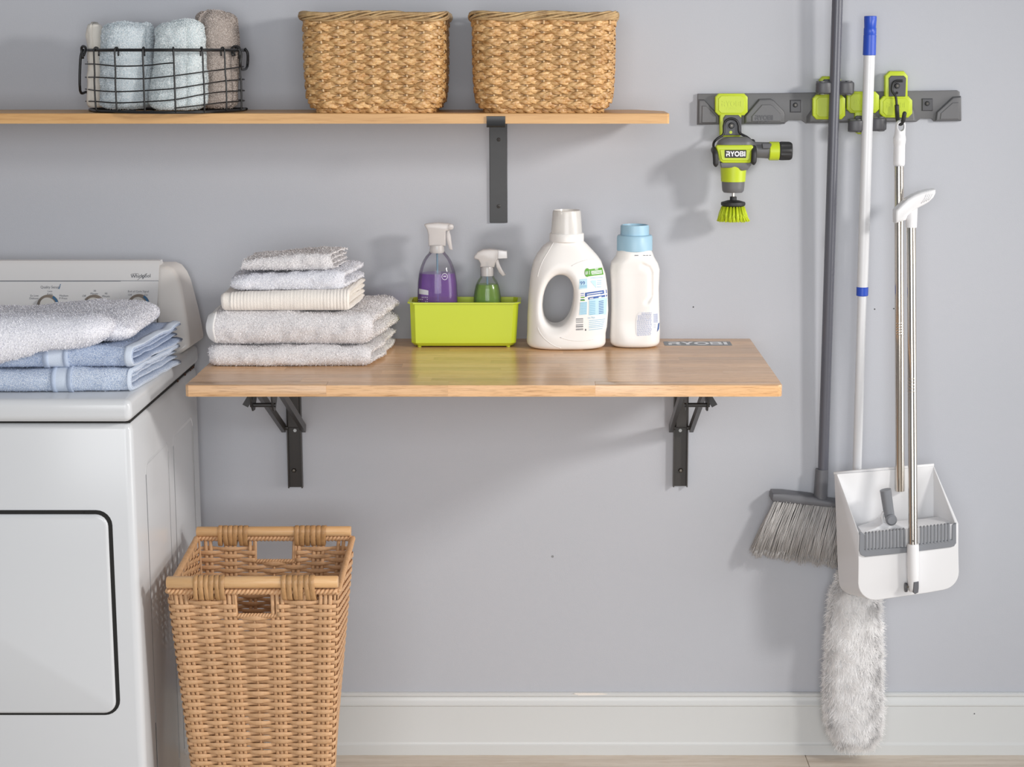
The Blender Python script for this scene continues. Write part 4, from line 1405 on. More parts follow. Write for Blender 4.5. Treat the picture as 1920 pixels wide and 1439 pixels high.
gl = MB()
patch(gl, bv, [(1104, 505.3), (1128.6, 502), (1131.2, 515), (1104, 518.6)], 6, 3)
oval = [(1101 + 4.9 * math.cos(a), 511.4 + 8.2 * math.sin(a)) for a in np.linspace(0, 2 * math.pi, 24)[:-1]]
gl.poly(camdecal(bv, oval, .0009))
gl = gl.build('label_banner', M['lgreen'], t, angle=0)
def marks(m_):
    text_px(m_, bv, '#1', 1101, 515, 7.5, 0, .9, .0014)
    for (y, a, b_) in ((505.2, 1115, 1121), (508.5, 1108, 1127.5), (511, 1108, 1128), (513.5, 1109, 1128)):
        patch(m_, bv, [(a, y - .5 + (1115 - a) * .1), (b_, y - .5 - (b_ - 1115) * .1), (b_, y + .9 - (b_ - 1115) * .1), (a, y + .9 + (1115 - a) * .1)], 3, 1, .0012)
lb('banner_print', marks, M['paper'])
lb('label_tile', lambda m_: (patch(m_, bv, [(1086.5, 524), (1101, 522.5), (1101, 541), (1085.8, 543)], 3, 3), patch(m_, bv, [(1107, 528), (1110, 526), (1117.5, 526), (1118, 541), (1116, 543.5), (1108, 544)][:4], 2, 2),
                             patch(m_, bv, [(1104.5, 562), (1138.3, 557), (1136, 590), (1104, 591.5)], 6, 4), patch(m_, bv, [(1088, 567), (1101, 566), (1100, 590), (1086, 591)], 2, 3)), M['lblue'])
lb('label_number', lambda m_: text_px(m_, bv, '99', 1092.5, 534.5, 7.2, -.08, .95, .0012), M['lnavy'])
lb('label_strip', lambda m_: (patch(m_, bv, [(1097, 549.3), (1136.8, 543.4), (1137.6, 550), (1097, 557)], 6, 2), patch(m_, bv, [(1103, 558), (1137.8, 552.6), (1137.8, 556), (1103, 562)], 6, 1)), M['lnavy'])
def lines(m_):
    for (a, b_, y) in ((1100, 1129, 551), (1100, 1125, 554.4), (1105, 1112, 559.2), (1122, 1127, 556.6)):
        patch(m_, bv, [(a, y + .3), (b_, y - (b_ - a) * .13), (b_, y + 1.5 - (b_ - a) * .13), (a, y + 1.8)], 3, 1, .0013)
lb('strip_print', lines, M['paper'])
def lines(m_):
    for i, y in enumerate(np.arange(566, 590, 3.3)):
        patch(m_, bv, [(1105.5, y), (1116, y - 1.2), (1116, y - .2), (1105.5, y + 1)], 2, 1, .0013)
    for y in np.arange(568, 591, 2.6):
        patch(m_, bv, [(1088, y), (1100, y - .8), (1100, y - .2), (1088, y + .6)], 2, 1, .0013)
    for i, y in enumerate((526.5, 530, 533, 538)):
        patch(m_, bv, rect(1119, y, 1127, y + 1, -.6), 2, 1, .0012)
    for i, y in enumerate((599.5, 603, 606.5, 610, 613, 617)):
        patch(m_, bv, [(1104, y + 1.5), (1134 - i, y - 1.5), (1134 - i, y - .6), (1104, y + 2.4)], 4, 1, .0012)
    patch(m_, bv, rect(1107, 521.5, 1129, 522.4, -1.5), 3, 1, .0012)
    patch(m_, bv, [(1088, 536), (1100, 535), (1100, 536), (1088, 537)], 2, 1, .0012)
    patch(m_, bv, [(1088, 538.5), (1100, 537.5), (1100, 538.5), (1088, 539.5)], 2, 1, .0012)
lb('small_print', lines, M['lcyan'])
def lines(m_):
    for y in np.arange(565, 590, 3.2):
        patch(m_, bv, [(1122.5, y), (1131, y - 1.4), (1131, y - .2), (1122.5, y + 1.3)], 2, 1, .0013)
    for i, y in enumerate((550, 553.5, 561.5)):
        patch(m_, bv, rect(1089, y, 1095, y + 1, -.4), 2, 1, .0012)
lb('table_print', lines, M['lnavy'])
lb('label_word', lambda m_: text_px(m_, bv, 'ULTRA', 1109, 597.6, 3.6, -.06, .9, .0012), M['lcyan'])
lb('leaf_mark', lambda m_: (patch(m_, bv, rect(1089, 557, 1096, 559, -.3), 2, 1), patch(m_, bv, rect(1088.5, 562, 1096.5, 564.5, -.3), 2, 1)), M['lgreen'])
def lines(m_):
    for y in (597.2, 599.6, 601.3, 603.2, 604.9, 608.6, 611.4, 613.2, 616.4, 618.6):
        patch(m_, bv, [(1079.8, y + .6), (1093.4, y), (1093.4, y + (1.2 if y in (597.2, 608.6, 611.4, 616.4) else .6)), (1079.8, y + .6 + (1.2 if y in (597.2, 608.6, 611.4, 616.4) else .6))], 2, 1)
    patch(m_, bv, rect(1097, 617, 1099, 620.5), 1, 1)
lb('barcode', lines, M['printd'])

# ------------------------------------------------------------------ softener bottle
Y1 = -.102
sl = [(1157, 468), (1157, 472), (1154, 481), (1146, 491), (1143.8, 505), (1145, 541), (1145, 581), (1143.4, 632), (1144, 644), (1147, 660)]
sr = [(1223, 468), (1223, 472), (1226, 481), (1233.5, 494), (1236.5, 505), (1235, 541), (1236, 581), (1237, 622), (1236.5, 640), (1232, 660)]
z2t = at(1190, 470, Y1)[2]
v2 = lambda Z: np.clip((Z - ZTB) / (z2t - ZTB), 0, 1)
fs = bottle_sdf(sl, sr, Y1, lambda Z, hw: np.where(v2(Z) < .78, .044, .044 - .006 * np.clip((v2(Z) - .78) / .2, 0, 1)), z2t + .006, ZTB + .0008, 2.7)
def A2(px, py, dy=0):
    return at(px, py, Y1 - .04) + np.array([0, dy, 0])
gp = [A2(1206, 498), A2(1217, 503, .003), A2(1221, 512, .004), A2(1221, 555, .004), A2(1214, 566, .001)]
def soft_b(P):
    d = fs(P)
    gr = np.min([s_cap(P, gp[i], gp[i + 1], .0036, .0036) for i in range(4)], 0)
    d = smax(d, -gr, .006)
    c = A2(1180, 540, -.075)
    va = s_cap(P, A2(1186, 520, -.062), A2(1184, 600, -.062), .058)
    return smax(d, -va, .02)
V, F = nets(soft_b, (at(1138, 560, Y1)[0], Y1 - .055, ZTB - .004), (at(1243, 560, Y1)[0], Y1 + .055, z2t + .014), .0025, 2)
t = thing('softener_bottle', (at(1190, 600, Y1)[0], Y1, ZTB), 'white bottle with a pale blue screw cap beside the detergent jug on the table', 'bottle')
mb = MB().add(V, F)
bv2 = bvh_of(mb)
mb.build('body', M['hdpe'], t, angle=180)
cs_ = at(1190, 455, Y1)
zz = lambda py: at(1190, py, Y1)[2]
MB().lathe([(31 * k, zz(470.5)), (33.3 * k, zz(469)), (33.3 * k, zz(444)), (31.5 * k, zz(441)), (27 * k, zz(440))], (cs_[0], Y1, 0), 48).build('cap_skirt', M['bluecap'], t)
cp = MB()
n = 72
rings = []
for (r, py, rib) in [(26.6, 442, 0), (26.4, 440, 1), (26.0, 424, 1), (25.6, 422, 0), (23.6, 421.5, 0), (23.2, 423.5, 0), (22.6, 436, 0)]:
    a = np.arange(n) * 2 * math.pi / n
    R_ = (r + rib * .5 * np.where(np.arange(n) % 2, 1, -1)) * k
    rings.append(np.stack([cs_[0] + R_ * np.cos(a), Y1 + R_ * np.sin(a), np.full(n, zz(py))], 1))
cp.loft(rings).build('cap', M['bluecap'], t, angle=30)
pl_ = [(1192, 606), (1194, 592), (1199, 586), (1207, 584.5), (1233.5, 581.5), (1235, 604), (1234.5, 618), (1229, 626), (1212, 630), (1198, 631.5), (1193, 627)]
cen = np.mean(pl_, 0)
lab = MB()
m_ = 6
rg = [camdecal(bv2, [tuple(cen + (np.array(p) - cen) * s) for p in pl_], .0006) for s in np.linspace(.02, 1, m_)]
lab.loft(rg, cap=False)
lab.build('label', M['paper'], t, angle=0)
def lines(m_):
    g = np.random.default_rng(8)
    for y in np.arange(587, 629, 2.3):
        a = 1203 if y < 590 else (1196 if y < 600 else 1194.5)
        b_ = 1222 - (1.5 if y > 620 else 0)
        x = a
        while x < b_:
            w_ = 1.6 + 3 * g.random()
            patch(m_, bv2, rect(x, y - (x - a) * .05, min(x + w_, b_), y + 1.0 - (x - a) * .05), 1, 1, .0011)
            x += w_ + .9
    for y in np.arange(589, 606, 1.9):
        patch(m_, bv2, rect(1225, y, 1232.5, y + 1.1, -.6), 2, 1, .0011)
    for y in (608, 611, 614):
        patch(m_, bv2, rect(1225, y, 1230, y + .8, -.4), 2, 1, .0011)
lb('label_print', lines, M['lgrey'], t)
lb('label_stripe', lambda m_: patch(m_, bv2, [(1233.6, 607), (1235.4, 605), (1234.5, 617), (1231.5, 623)], 1, 3, .0012), M['lnavy'], t)
def lines(m_):
    for a, b_ in ((1190, 1197), (1206, 1210), (1211, 1215), (1217, 1220)):
        patch(m_, bv2, rect(a, 478.6, b_, 480), 1, 1, .001)
lb('date_code', lines, M['print'], t)

# ------------------------------------------------------------------ tool rail on the wall
def crop3(x, y):                               # rail outlines were read off an enlarged detail
    return 1290 + x / 3.5556, 100 + y / 3.5556
def RP(pts, Y):
    return [at(*crop3(x, y), Y) for x, y in pts]
def plate(mb, pts, yf, yb, r=.0012, seg=1):
    """outline (enlarged-detail coordinates) between two depths in front of the wall"""
    a = RP(pts, yf)
    mb.prism(a, [np.array([p[0], yb, p[2]]) for p in a], r, seg)
    return mb
rc = at(*crop3(940, 360), 0)
rail = thing('tool_rail', (rc[0], 0, rc[2]), 'dark grey plastic wall rail with raised lugs carrying the lime tool holders', 'rail')
plate(MB(), [(66, 270), (600, 266), (1200, 256), (1795, 247), (1812, 258), (1820, 452), (1642, 455), (1625, 436), (1550, 436), (1524, 457), (1150, 462), (786, 467), (758, 447), (672, 446), (642, 471), (62, 476)], -.010, 0, .0015, 2).build('back_plate', M['grey'], rail, angle=30)
lugs = [[(68, 306), (106, 306), (203, 413), (207, 430), (207, 472), (66, 473)],
        [(372, 470), (372, 420), (470, 303), (548, 300), (572, 312), (640, 385), (648, 412), (646, 469)],
        [(786, 464), (788, 420), (830, 362), (1060, 356), (1290, 350), (1495, 352), (1520, 385), (1524, 455)],
        [(1645, 452), (1652, 394), (1765, 288), (1818, 284), (1820, 451)]]
for lg_ in lugs:
    m_ = MB()
    a, b_ = RP(lg_, -.020), RP(lg_, -.009)
    cen = np.mean(np.array(b_), 0)
    top = [np.array([cen[0] + (p[0] - cen[0]) * .94, -.0205, cen[2] + (p[2] - cen[2]) * .90]) for p in b_]
    m_.prism(top, b_, .0025, 2)
    L_ = m_.build('lug', M['grey'], rail, angle=35)
    inner = [np.array([cen[0] + (p[0] - cen[0]) * .66, -.0222, cen[2] - .004 + (p[2] - cen[2]) * .62]) for p in b_]
    base = [np.array([cen[0] + (p[0] - cen[0]) * .76, -.0195, cen[2] - .004 + (p[2] - cen[2]) * .72]) for p in b_]
    MB().prism(inner, base).build('lug_facet', M['grey'], L_, angle=20)
def logo_crop(mb, x0, y0, x1, y1, Y):
    def put(u, v):
        return at(*crop3(x0 + u * (x1 - x0), y1 + v * (y0 - y1)), Y)
    for p in LOGO:
        a = [put(q[0] / LOGO_W, q[1]) for q in p]
        mb.prism(a, [np.array([q[0], Y + .0018, q[2]]) for q in a])
def word_crop(mb, t_, xc, yb_, h, Y, sx=1.0):
    V, F = _T[t_]
    k_ = h / .72
    w_ = V[:, 0].max()
    mb.add([at(*crop3(xc + (q[0] - w_ / 2) * k_ * sx, yb_ - q[1] * k_), Y) for q in V], F)
m_ = MB()
logo_crop(m_, 448, 413, 567, 445, -.0232)
m_.build('raised_logo', M['greyd'], rail, angle=0, kind='stuff')
m_ = MB()
word_crop(m_, 'LINK', 505, 464, 17, -.0226, 1.5)
m_.build('raised_word', M['greyd'], rail, angle=0, kind='stuff')
for (x, y) in ((716, 345), (1595, 335)):
    plate(MB(), [(x - 36, y - 34), (x + 38, y - 34), (x + 38, y + 50), (x - 36, y + 50)], -.0125, -.009, .002, 1).build('screw_pad', M['greyd'], rail, angle=30)
    c = at(*crop3(x, y), -.0125)
    sc_ = MB().lathe([(0, -.0030), (.0040, -.0032), (.0052, -.0018), (.0054, .001)], c, 18, 'y').build('screw', M['black'], rail)
    MB().lathe([(0, -.0036), (.0018, -.0036), (.0018, -.002)], c, 6, 'y').build('socket', M['chrome2'], sc_)

OCT = lambda x0, x1, y0, y1, c: [(x0 + c, y0), (x1 - c, y0), (x1, y0 + c), (x1, y1 - c), (x1 - c, y1), (x0 + c, y1), (x0, y1 - c), (x0, y0 + c)]
def holder(name, label, face, neck, insert, word, cat='hook'):
    """lime snap-on holder: a chamfered head, a neck with a dark insert, an embossed word"""
    c = np.mean([at(*crop3(x, y), -.03) for x, y in face], 0)
    t_ = thing(name, (c[0], -.02, c[2]), label, cat)
    body = plate(MB(), face, -.034, -.0215, .003, 2)
    body.build('clip_head', M['lime'], t_, angle=35)
    fc = np.mean(np.array(face), 0)
    plate(MB(), [tuple(fc + (np.array(p) - fc) * .80) for p in face], -.0352, -.0335, .001, 1).build('face_panel', M['lime'], t_, angle=35)
    plate(MB(), neck, -.0335, -.018, .004, 2).build('neck', M['lime'], t_, angle=35)
    plate(MB(), insert, -.0365, -.033, .0012, 1).build('insert', M['greyd'], t_, angle=30)
    if word:
        x0, y0, x1, y1 = word
        m_ = MB()
        logo_crop(m_, x0, y0, x1, y0 + (y1 - y0) * .62, -.0358)
        m_.build('embossed_logo', M['lime'], t_, angle=0, kind='stuff')
        m_ = MB()
        word_crop(m_, 'LINK', (x0 + x1) / 2, y1, (y1 - y0) * .3, -.0354, 1.5)
        m_.build('embossed_word', M['lime'], t_, angle=0, kind='stuff')
    return t_
def K(x, y, Y):
    return at(*crop3(x, y), Y)

# double hook with the scrubber
h1 = holder('double_hook', 'lime holder at the rail end, two black prongs cradling the power scrubber',
            OCT(181, 399, 268, 415, 24), [(212, 390), (357, 390), (357, 545), (345, 558), (224, 558), (212, 545)], [(250, 412), (337, 412), (357, 432), (357, 548), (236, 548), (236, 432)], (226, 318, 358, 376))
MB().lathe([(0, -.0042), (.0052, -.0045), (.0066, -.0028), (.0068, .001)], K(290, 482, -.0375), 18, 'y').build('screw', M['black'], h1)
MB().lathe([(0, -.0052), (.0026, -.0052), (.0026, -.003)], K(290, 482, -.0375), 6, 'y').build('socket', M['chrome2'], h1)
MB().lathe([(0, -.0008), (.0034, -.0008), (.0034, .001)], K(285, 527, -.0365), 16, 'y').build('rivet', M['lime'], h1)
wire = [K(172, 650, -.055), K(171, 600, -.052), K(195, 570, -.048), K(236, 538, -.042), K(240, 480, -.040), K(256, 448, -.040), K(290, 436, -.040), K(322, 448, -.040), K(338, 480, -.040), K(345, 530, -.042), K(395, 560, -.046), K(430, 590, -.048)]
MB().tube(smooth_open(wire, 5), .0027, 8).build('wire', M['wire'], h1, angle=180)
for pts, r_ in (([(172, 640, -.060), (172, 648, -.090), (180, 664, -.114), (184, 700, -.118), (185, 735, -.118), (185, 758, -.118)], .0062),
                ([(430, 590, -.055), (436, 620, -.085), (440, 652, -.112), (440, 690, -.117), (438, 722, -.117), (438, 745, -.117)], .0062)):
    pc_ = smooth_open([K(*p) for p in pts], 6)
    MB().tube(pc_, r_ * np.minimum(1, np.sqrt(np.clip((len(pc_) - .7 - np.arange(len(pc_))) / 6, 0, 1)) + .0), 12).build('prong', M['rubber'], h1, angle=180)

# gripping clips
def roller(t_, x0, x1, y0, y1, Y=-.056):
    a, b_ = K((x0 + x1) / 2, y0, Y), K((x0 + x1) / 2, y1, Y)
    r_ = abs(K(x1, y0, Y)[0] - K(x0, y0, Y)[0]) / 2
    h = a[2] - b_[2]
    rl = MB().lathe([(r_ * .80, -h * .5), (r_ * .96, -h * .5 + .0015), (r_, -h * .5 + .004), (r_, h * .5 - .004), (r_ * .96, h * .5 - .0015), (r_ * .80, h * .5), (0, h * .5)], (a + b_) / 2, 28, sq=.62).build('roller', M['greyd'], t_)
    MB().lathe([(0, -h * .5 - .0028), (.006, -h * .5 - .0022), (.006, h * .5 + .0022), (0, h * .5 + .0028)], (a + b_) / 2 + np.array([r_ * .25 * (1 if x0 > 1000 and x1 > 1000 else -1), 0, 0]), 14).build('roller_axle', M['grey'], rl)
    c = (a + b_) / 2
    return c, r_, h
def grip(name, label, face, neck, insert, word, rollers):
    t_ = holder(name, label, face, neck, insert, word, 'clip')
    cs_ = [roller(t_, *r) for r in rollers]
    zc = (cs_[0][0][2] + cs_[1][0][2]) / 2
    for c, r_, h in cs_:
        for s in (-1, 1):
            MB().box(c[0] - r_ * .8, c[0] + r_ * .8, -.056, -.030, c[2] + s * (h / 2 + .0004) - .0016, c[2] + s * (h / 2 + .0004) + .0016, .0012, 1).build('roller_arm', M['grey'], t_)
    MB().box(cs_[0][0][0] - .004, cs_[1][0][0] + .004, -.0372, -.031, zc - .0085, zc + .0085, .0015, 1).build('roller_plate', M['grey'], t_)
    return t_
grip('pole_grip', 'lime clip with its dark rollers at the top gripping the grey broom pole', OCT(832, 1050, 275, 442, 26), [(878, 175), (900, 153), (1000, 153), (1022, 175), (1022, 300), (878, 300)], [(893, 195), (908, 173), (992, 173), (1010, 195), (1010, 272), (893, 272)],
     (884, 352, 1006, 410), [(852, 964, 193, 268), (1002, 1108, 190, 272)])
grip('pole_grip', 'lime clip with its dark rollers at the bottom gripping the white duster pole', OCT(1060, 1276, 254, 400, 26), [(1112, 380), (1228, 380), (1228, 520), (1208, 540), (1136, 540), (1112, 520)], [(1112, 424), (1126, 416), (1216, 416), (1226, 424), (1226, 515), (1116, 522)],
     (1108, 305, 1236, 362), [(1066, 1182, 446, 520), (1222, 1324, 430, 514)])
h3 = holder('single_hook', 'lime holder with one black wire hook from which the white-capped steel pole hangs', OCT(1278, 1497, 285, 430, 28), [(1314, 150), (1346, 118), (1440, 118), (1468, 150), (1466, 300), (1314, 300)], [(1340, 166), (1356, 150), (1440, 150), (1455, 166), (1450, 288), (1340, 288)], (1326, 328, 1450, 384))
MB().lathe([(0, -.0042), (.0045, -.0045), (.0058, -.0028), (.006, .001)], K(1394, 217, -.0375), 18, 'y').build('screw', M['black'], h3)
MB().lathe([(0, -.0052), (.0024, -.0052), (.0024, -.003)], K(1394, 217, -.0375), 6, 'y').build('socket', M['chrome2'], h3)
MB().lathe([(0, -.0008), (.003, -.0008), (.003, .001)], K(1392, 264, -.0365), 16, 'y').build('rivet', M['gap'], h3)
MB().tube(smooth_open([K(1432, 184, -.039), K(1385, 186, -.0395), K(1366, 206, -.040), K(1362, 250, -.041), K(1385, 290, -.044), K(1392, 350, -.047)], 6), .0027, 8).build('wire', M['wire'], h3, angle=180)
MB().tube(smooth_open([K(1392, 345, -.047), K(1394, 400, -.051), K(1400, 446, -.066), K(1416, 470, -.082), K(1434, 450, -.094), K(1441, 415, -.098), K(1446, 388, -.098)], 6), .0048 * np.minimum(1, np.sqrt((36.6 - np.arange(37)) / 3)), 10).build('hook_tip', M['rubber'], h3, angle=180)

# ------------------------------------------------------------------ power scrubber
YD = -.082
def c4(x, y):
    return 1300 + x / 4.964, 150 + y / 4.964
def D(x, y, dy=0):
    return at(*c4(x, y), YD) + np.array([0, dy, 0])
u4 = at(1301, 290, YD)[0] - at(1300, 290, YD)[0]
u4 /= 4.964                                               # metres per detail unit
t = thing('power_scrubber', D(370, 690), 'small lime and grey cordless power scrubber with a round brush, hanging from the rail', 'scrubber')
def dpl(pts, yf, yb, r, seg=2):
    a = [D(x, y, yf) for x, y in pts]
    return MB().prism(a, [D(x, y, yb) for x, y in pts], r, seg)
zc = D(370, 690)
def body_sdf(P):
    a = s_box(P, D(380, 655), (165 * u4, .026, 108 * u4), .018)
    arm = s_cap(P, D(430, 645), D(800, 660), 70 * u4, 78 * u4)
    nose = s_cap(P, D(372, 720), D(372, 830), 116 * u4, 108 * u4)
    top = s_box(P, D(410, 575), (135 * u4, .024, 42 * u4), .016)
    d = smin(smin(a, arm, .010), smin(nose, top, .006), .008)
    return smax(d, -(D(0, 545)[2] - .0 - P[:, 2] + 0) - .09, .004)
V, F = nets(body_sdf, D(190, 1000, -.045), D(900, 480, .045), .0022, 2)
V = V[:]
mbs = MB().add(V, F)
bvs = bvh_of(mbs)
hs = mbs.build('housing', M['grey'], t, angle=180)
fp = [(198, 612), (215, 600), (530, 600), (546, 614), (540, 735), (512, 768), (262, 768), (236, 748), (212, 660)]
dpl(fp, -.0305, -.012, .004, 2).build('front_shell', M['lime'], t, angle=40)
ip = [(232, 640), (520, 640), (516, 728), (496, 744), (262, 744), (246, 728)]
dpl(ip, -.0318, -.029, .0015, 1).build('shell_panel', M['lime'], t, angle=40)
bd = dpl([(280, 650), (282, 645), (476, 645), (480, 650), (476, 714), (474, 718), (284, 718), (280, 714)], -.0332, -.031, .0006, 1).build('badge', M['rubber'], t, angle=30)
m_ = MB()
logo(m_, lambda u, v: D(291 + u * 178, 704 - v * 47, -.0337))
m_.build('lettering', M['paper'], bd, angle=0)
ct = D(372, 880)
R4 = u4
MB().lathe([(122 * R4, D(372, 800)[2]), (121 * R4, D(372, 815)[2]), (113 * R4, D(372, 945)[2]), (100 * R4, D(372, 945)[2])], (ct[0], YD, 0), 40).build('barrel', M['lime'], t)
dpl([(240, 762), (540, 762), (524, 792), (490, 832), (440, 838), (404, 814), (252, 812)], -.0285, -.006, .003, 2).build('barrel_clip', M['grey'], t, angle=40)
MB().lathe([(108 * R4, D(0, 944)[2]), (107 * R4, D(0, 950)[2]), (104 * R4, D(0, 1000)[2]), (100 * R4, D(0, 1030)[2]), (88 * R4, D(0, 1047)[2]), (0, D(0, 1052)[2])], (ct[0], YD, 0), 40).build('nose_ring', M['grey'], t)
ax = D(764, 662)
cuff = MB().lathe([(80 * R4, D(716, 0)[0]), (87 * R4, D(722, 0)[0]), (87 * R4, D(808, 0)[0]), (80 * R4, D(812, 0)[0])], (0, YD, ax[2]), 36, 'x').build('handle_cuff', M['lime'], t)
cap_ = MB()
n = 48
rings = []
for (x, r_, rib) in [(810, 70, 0), (812, 82, 0), (824, 86, 0), (832, 84, 1), (905, 82, 1), (922, 80, 0), (932, 72, 0), (935, 40, 0), (933, 0.1, 0)]:
    a = np.arange(n) * 2 * math.pi / n
    rr_ = (r_ + rib * 4 * np.sign(np.sin(a * 9))) * R4
    rings.append(np.stack([np.full(n, D(x, 0)[0]), YD + rr_ * np.cos(a), ax[2] + rr_ * np.sin(a)], 1))
cap_.loft(rings).build('battery_cap', M['rubber'], t, angle=30)
dpl([(626, 585), (712, 585), (716, 600), (700, 634), (632, 634)], -.0265, -.02, .0012, 1).build('switch', M['greyd'], t, angle=40)
cs_ = D(372, 1075)
MB().lathe([(14 * R4, D(0, 1048)[2]), (14 * R4, D(0, 1090)[2])], (cs_[0], YD, 0), 12).build('shaft', M['chrome'], t)
MB().lathe([(20 * R4, D(0, 1085)[2]), (32 * R4, D(0, 1088)[2]), (32 * R4, D(0, 1118)[2]), (60 * R4, D(0, 1122)[2]), (112 * R4, D(0, 1138)[2]), (115 * R4, D(0, 1150)[2]), (113 * R4, D(0, 1165)[2]), (95 * R4, D(0, 1180)[2]), (0, D(0, 1182)[2])], (cs_[0], YD, 0), 40).build('brush_disc', M['rubber'], t)
g = np.random.default_rng(9)
zt0, zt1 = D(0, 1176)[2], D(0, 1312)[2]
for ring_r, cnt in ((98, 22), (66, 14), (34, 8)):
    for k_ in range(cnt):
        a = 2 * math.pi * k_ / cnt + .1
        p = np.array([cs_[0] + ring_r * R4 * math.cos(a), YD + ring_r * R4 * math.sin(a), zt0])
        sp = 1.42
        tf = MB()
        for _ in range(15):
            o_ = g.normal(0, 6 * R4, 2)
            q = np.array([cs_[0] + ring_r * R4 * sp * math.cos(a), YD + ring_r * R4 * sp * math.sin(a), zt1 + g.normal(0, .0008)])
            e_ = g.normal(0, 9 * R4, 2)
            tf.tube([p + np.array([o_[0] * .6, o_[1] * .6, 0]), (p + q) / 2 + np.array([o_[0], o_[1], 0]), q + np.array([e_[0], e_[1], 0])], .0007, 4)
        tf.build('bristle_tuft', M['limeb'], t, angle=180, fix=False)

# ------------------------------------------------------------------ broom
YB_ = -.058
YB2 = -.030
top, bot = at(1571, -25, -.062), at(1543, 890, YB2)
xm = (top[0] + bot[0]) / 2
t = thing('broom', (xm, YB_, at(1500, 1050, YB_)[2]), 'long-poled grey broom with angled bristles, hanging between the scrubber and the duster', 'broom')
MB().lathe([(0, at(1571, -40, YB_)[2] + .02), (.0118, at(1571, -40, YB_)[2] + .018), (.0118, bot[2])], (0, 0, 0), 24).build('pole', M['poleg'], t).data.transform(Matrix(((1, 0, (top[0] - bot[0]) / (top[2] - bot[2]), bot[0] - bot[2] * (top[0] - bot[0]) / (top[2] - bot[2])), (0, 1, (top[1] - bot[1]) / (top[2] - bot[2]), bot[1] - bot[2] * (top[1] - bot[1]) / (top[2] - bot[2])), (0, 0, 1, 0), (0, 0, 0, 1))))
s0, s1 = at(1541, 880, YB2), at(1538, 936, YB2)
MB().tube([s0, s0 * .6 + s1 * .4, s1], [.0148, .0152, .0158], 20).build('socket', M['greyp'], t, angle=50)
YH = -.026
hp = [(1447, 929), (1449, 925), (1470, 925.5), (1524, 932), (1536, 936), (1560, 941), (1600, 945), (1640, 950), (1640, 962), (1600, 957), (1450, 942), (1446, 938)]
MB().prism([at(x, y, YH - .022) for x, y in hp], [at(x, y, YH - .022) + np.array([0, .040, 0]) for x, y in hp], .004, 2).build('head', M['greyp'], t, angle=45)
g = np.random.default_rng(12)
ncol, nrw = 46, 4
for c_ in range(ncol):
    for r_ in range(nrw):
        u = (c_ + .5) / ncol
        bx, by = 1452 + u * 182, 941 + u * 18
        fan = 1410 + u * 205
        y0_ = YH - .018 + r_ * .0115
        p = at(bx, by, y0_)
        q = at(fan, 1038 + 30 * u + 3 * math.sin(c_), y0_)
        q = q + np.array([0, (-.008, -.003, .002, .006)[r_], 0])
        mb, tip = MB(), MB()
        for _ in range(7):
            a_ = p + np.array([g.normal(0, .0012), g.normal(0, .0012), .003])
            b_ = q + np.array([g.normal(0, .0038), g.normal(0, .0035), g.normal(0, .0035)])
            m1 = (a_ + b_) / 2 + np.array([-.002 + g.normal(0, .0016), g.normal(0, .0012), 0])
            c1 = m1 * .18 + b_ * .82
            mb.tube([a_, m1, c1], [.0010, .0009, .0008], 4)
            mb.tube([c1, b_], [.0008, .0004], 4)
        tf = mb.build('bristle_tuft', M['bristlem'], t, angle=180, fix=False)

# ------------------------------------------------------------------ microfibre duster
YP = -.060
P = lambda px, py: at(px, py, YP)
t = thing('duster', (P(1605, 1395)[0], YP, P(1605, 1395)[2]), 'fluffy white duster on a blue-capped white pole, hanging beside the grey broom', 'duster')
sh = P(1632, 34) - P(1607, 880)
def onpole(py):
    return P(1632 + (1607 - 1632) * (py - 34) / (880 - 34), py)
MB().tube([onpole(100), onpole(300), onpole(545)], .0122, 20).build('upper_tube', M['polew'], t, angle=60)
MB().tube([onpole(540), onpole(700), onpole(1085)], .0101, 20).build('lower_tube', M['polew'], t, angle=60)
MB().tube([onpole(p) for p in (30, 31, 36, 52, 53, 64, 64.5, 65.5, 66, 103, 104)], [.0125, .0136, .0136, .0128, .0136, .0137, .0133, .0133, .0139, .0142, .0122], 24).build('end_cap', M['cobalt'], t, angle=40)
MB().tube([onpole(p) for p in (538, 539, 554, 555)], [.0118, .0132, .0132, .0118], 24).build('collar', M['cobalt'], t, angle=40)
m_ = MB()
mbp = MB().tube([onpole(100), onpole(300), onpole(545)], .0124, 28)
bvp = bvh_of(mbp)
def mk(m_):
    m_.poly(camdecal(bvp, [(1611.6, 403), (1615, 413), (1612.4, 413)], .0006))
    patch(m_, bvp, rect(1610.8, 413, 1612.6, 430), 1, 4, .0006)
    for i in range(16):
        y = 434 + i * 4.6
        x = 1609.9 - i * .13
        patch(m_, bvp, rect(x, y, x + 1.2, y + (2.6 if i % 3 else 1.6)), 1, 1, .0006)
m_ = MB()
mk(m_)
m_.build('red_marking', M['red'], t, angle=0, kind='stuff')
ctr = [P(1601, 1075), P(1602, 1120), P(1601, 1200), P(1600, 1290), P(1602, 1350), P(1604, 1378)]
rad = [.034, .058, .067, .070, .066, .044]
C_ = smooth_open(ctr, 8)
Rr = np.interp(np.linspace(0, 1, len(C_)), np.linspace(0, 1, 6), rad)
core = MB()
core.tube(C_, Rr * .80, 20)
core.v = [core.arr() * np.array([1, .40, 1]) + np.array([0, YP * .60, 0])]
orient(core)
N_ = 60000
g = np.random.default_rng(77)
u = g.random(N_) ** .95
ii = u * (len(C_) - 1)
i0 = np.minimum(ii.astype(int), len(C_) - 2)
fr = (ii - i0)[:, None]
cc = C_[i0] * (1 - fr) + C_[i0 + 1] * fr
rr_ = np.interp(u, np.linspace(0, 1, len(C_)), Rr)
th = g.random(N_) * 2 * math.pi
tipu = np.clip((u - .9) / .1, 0, 1)
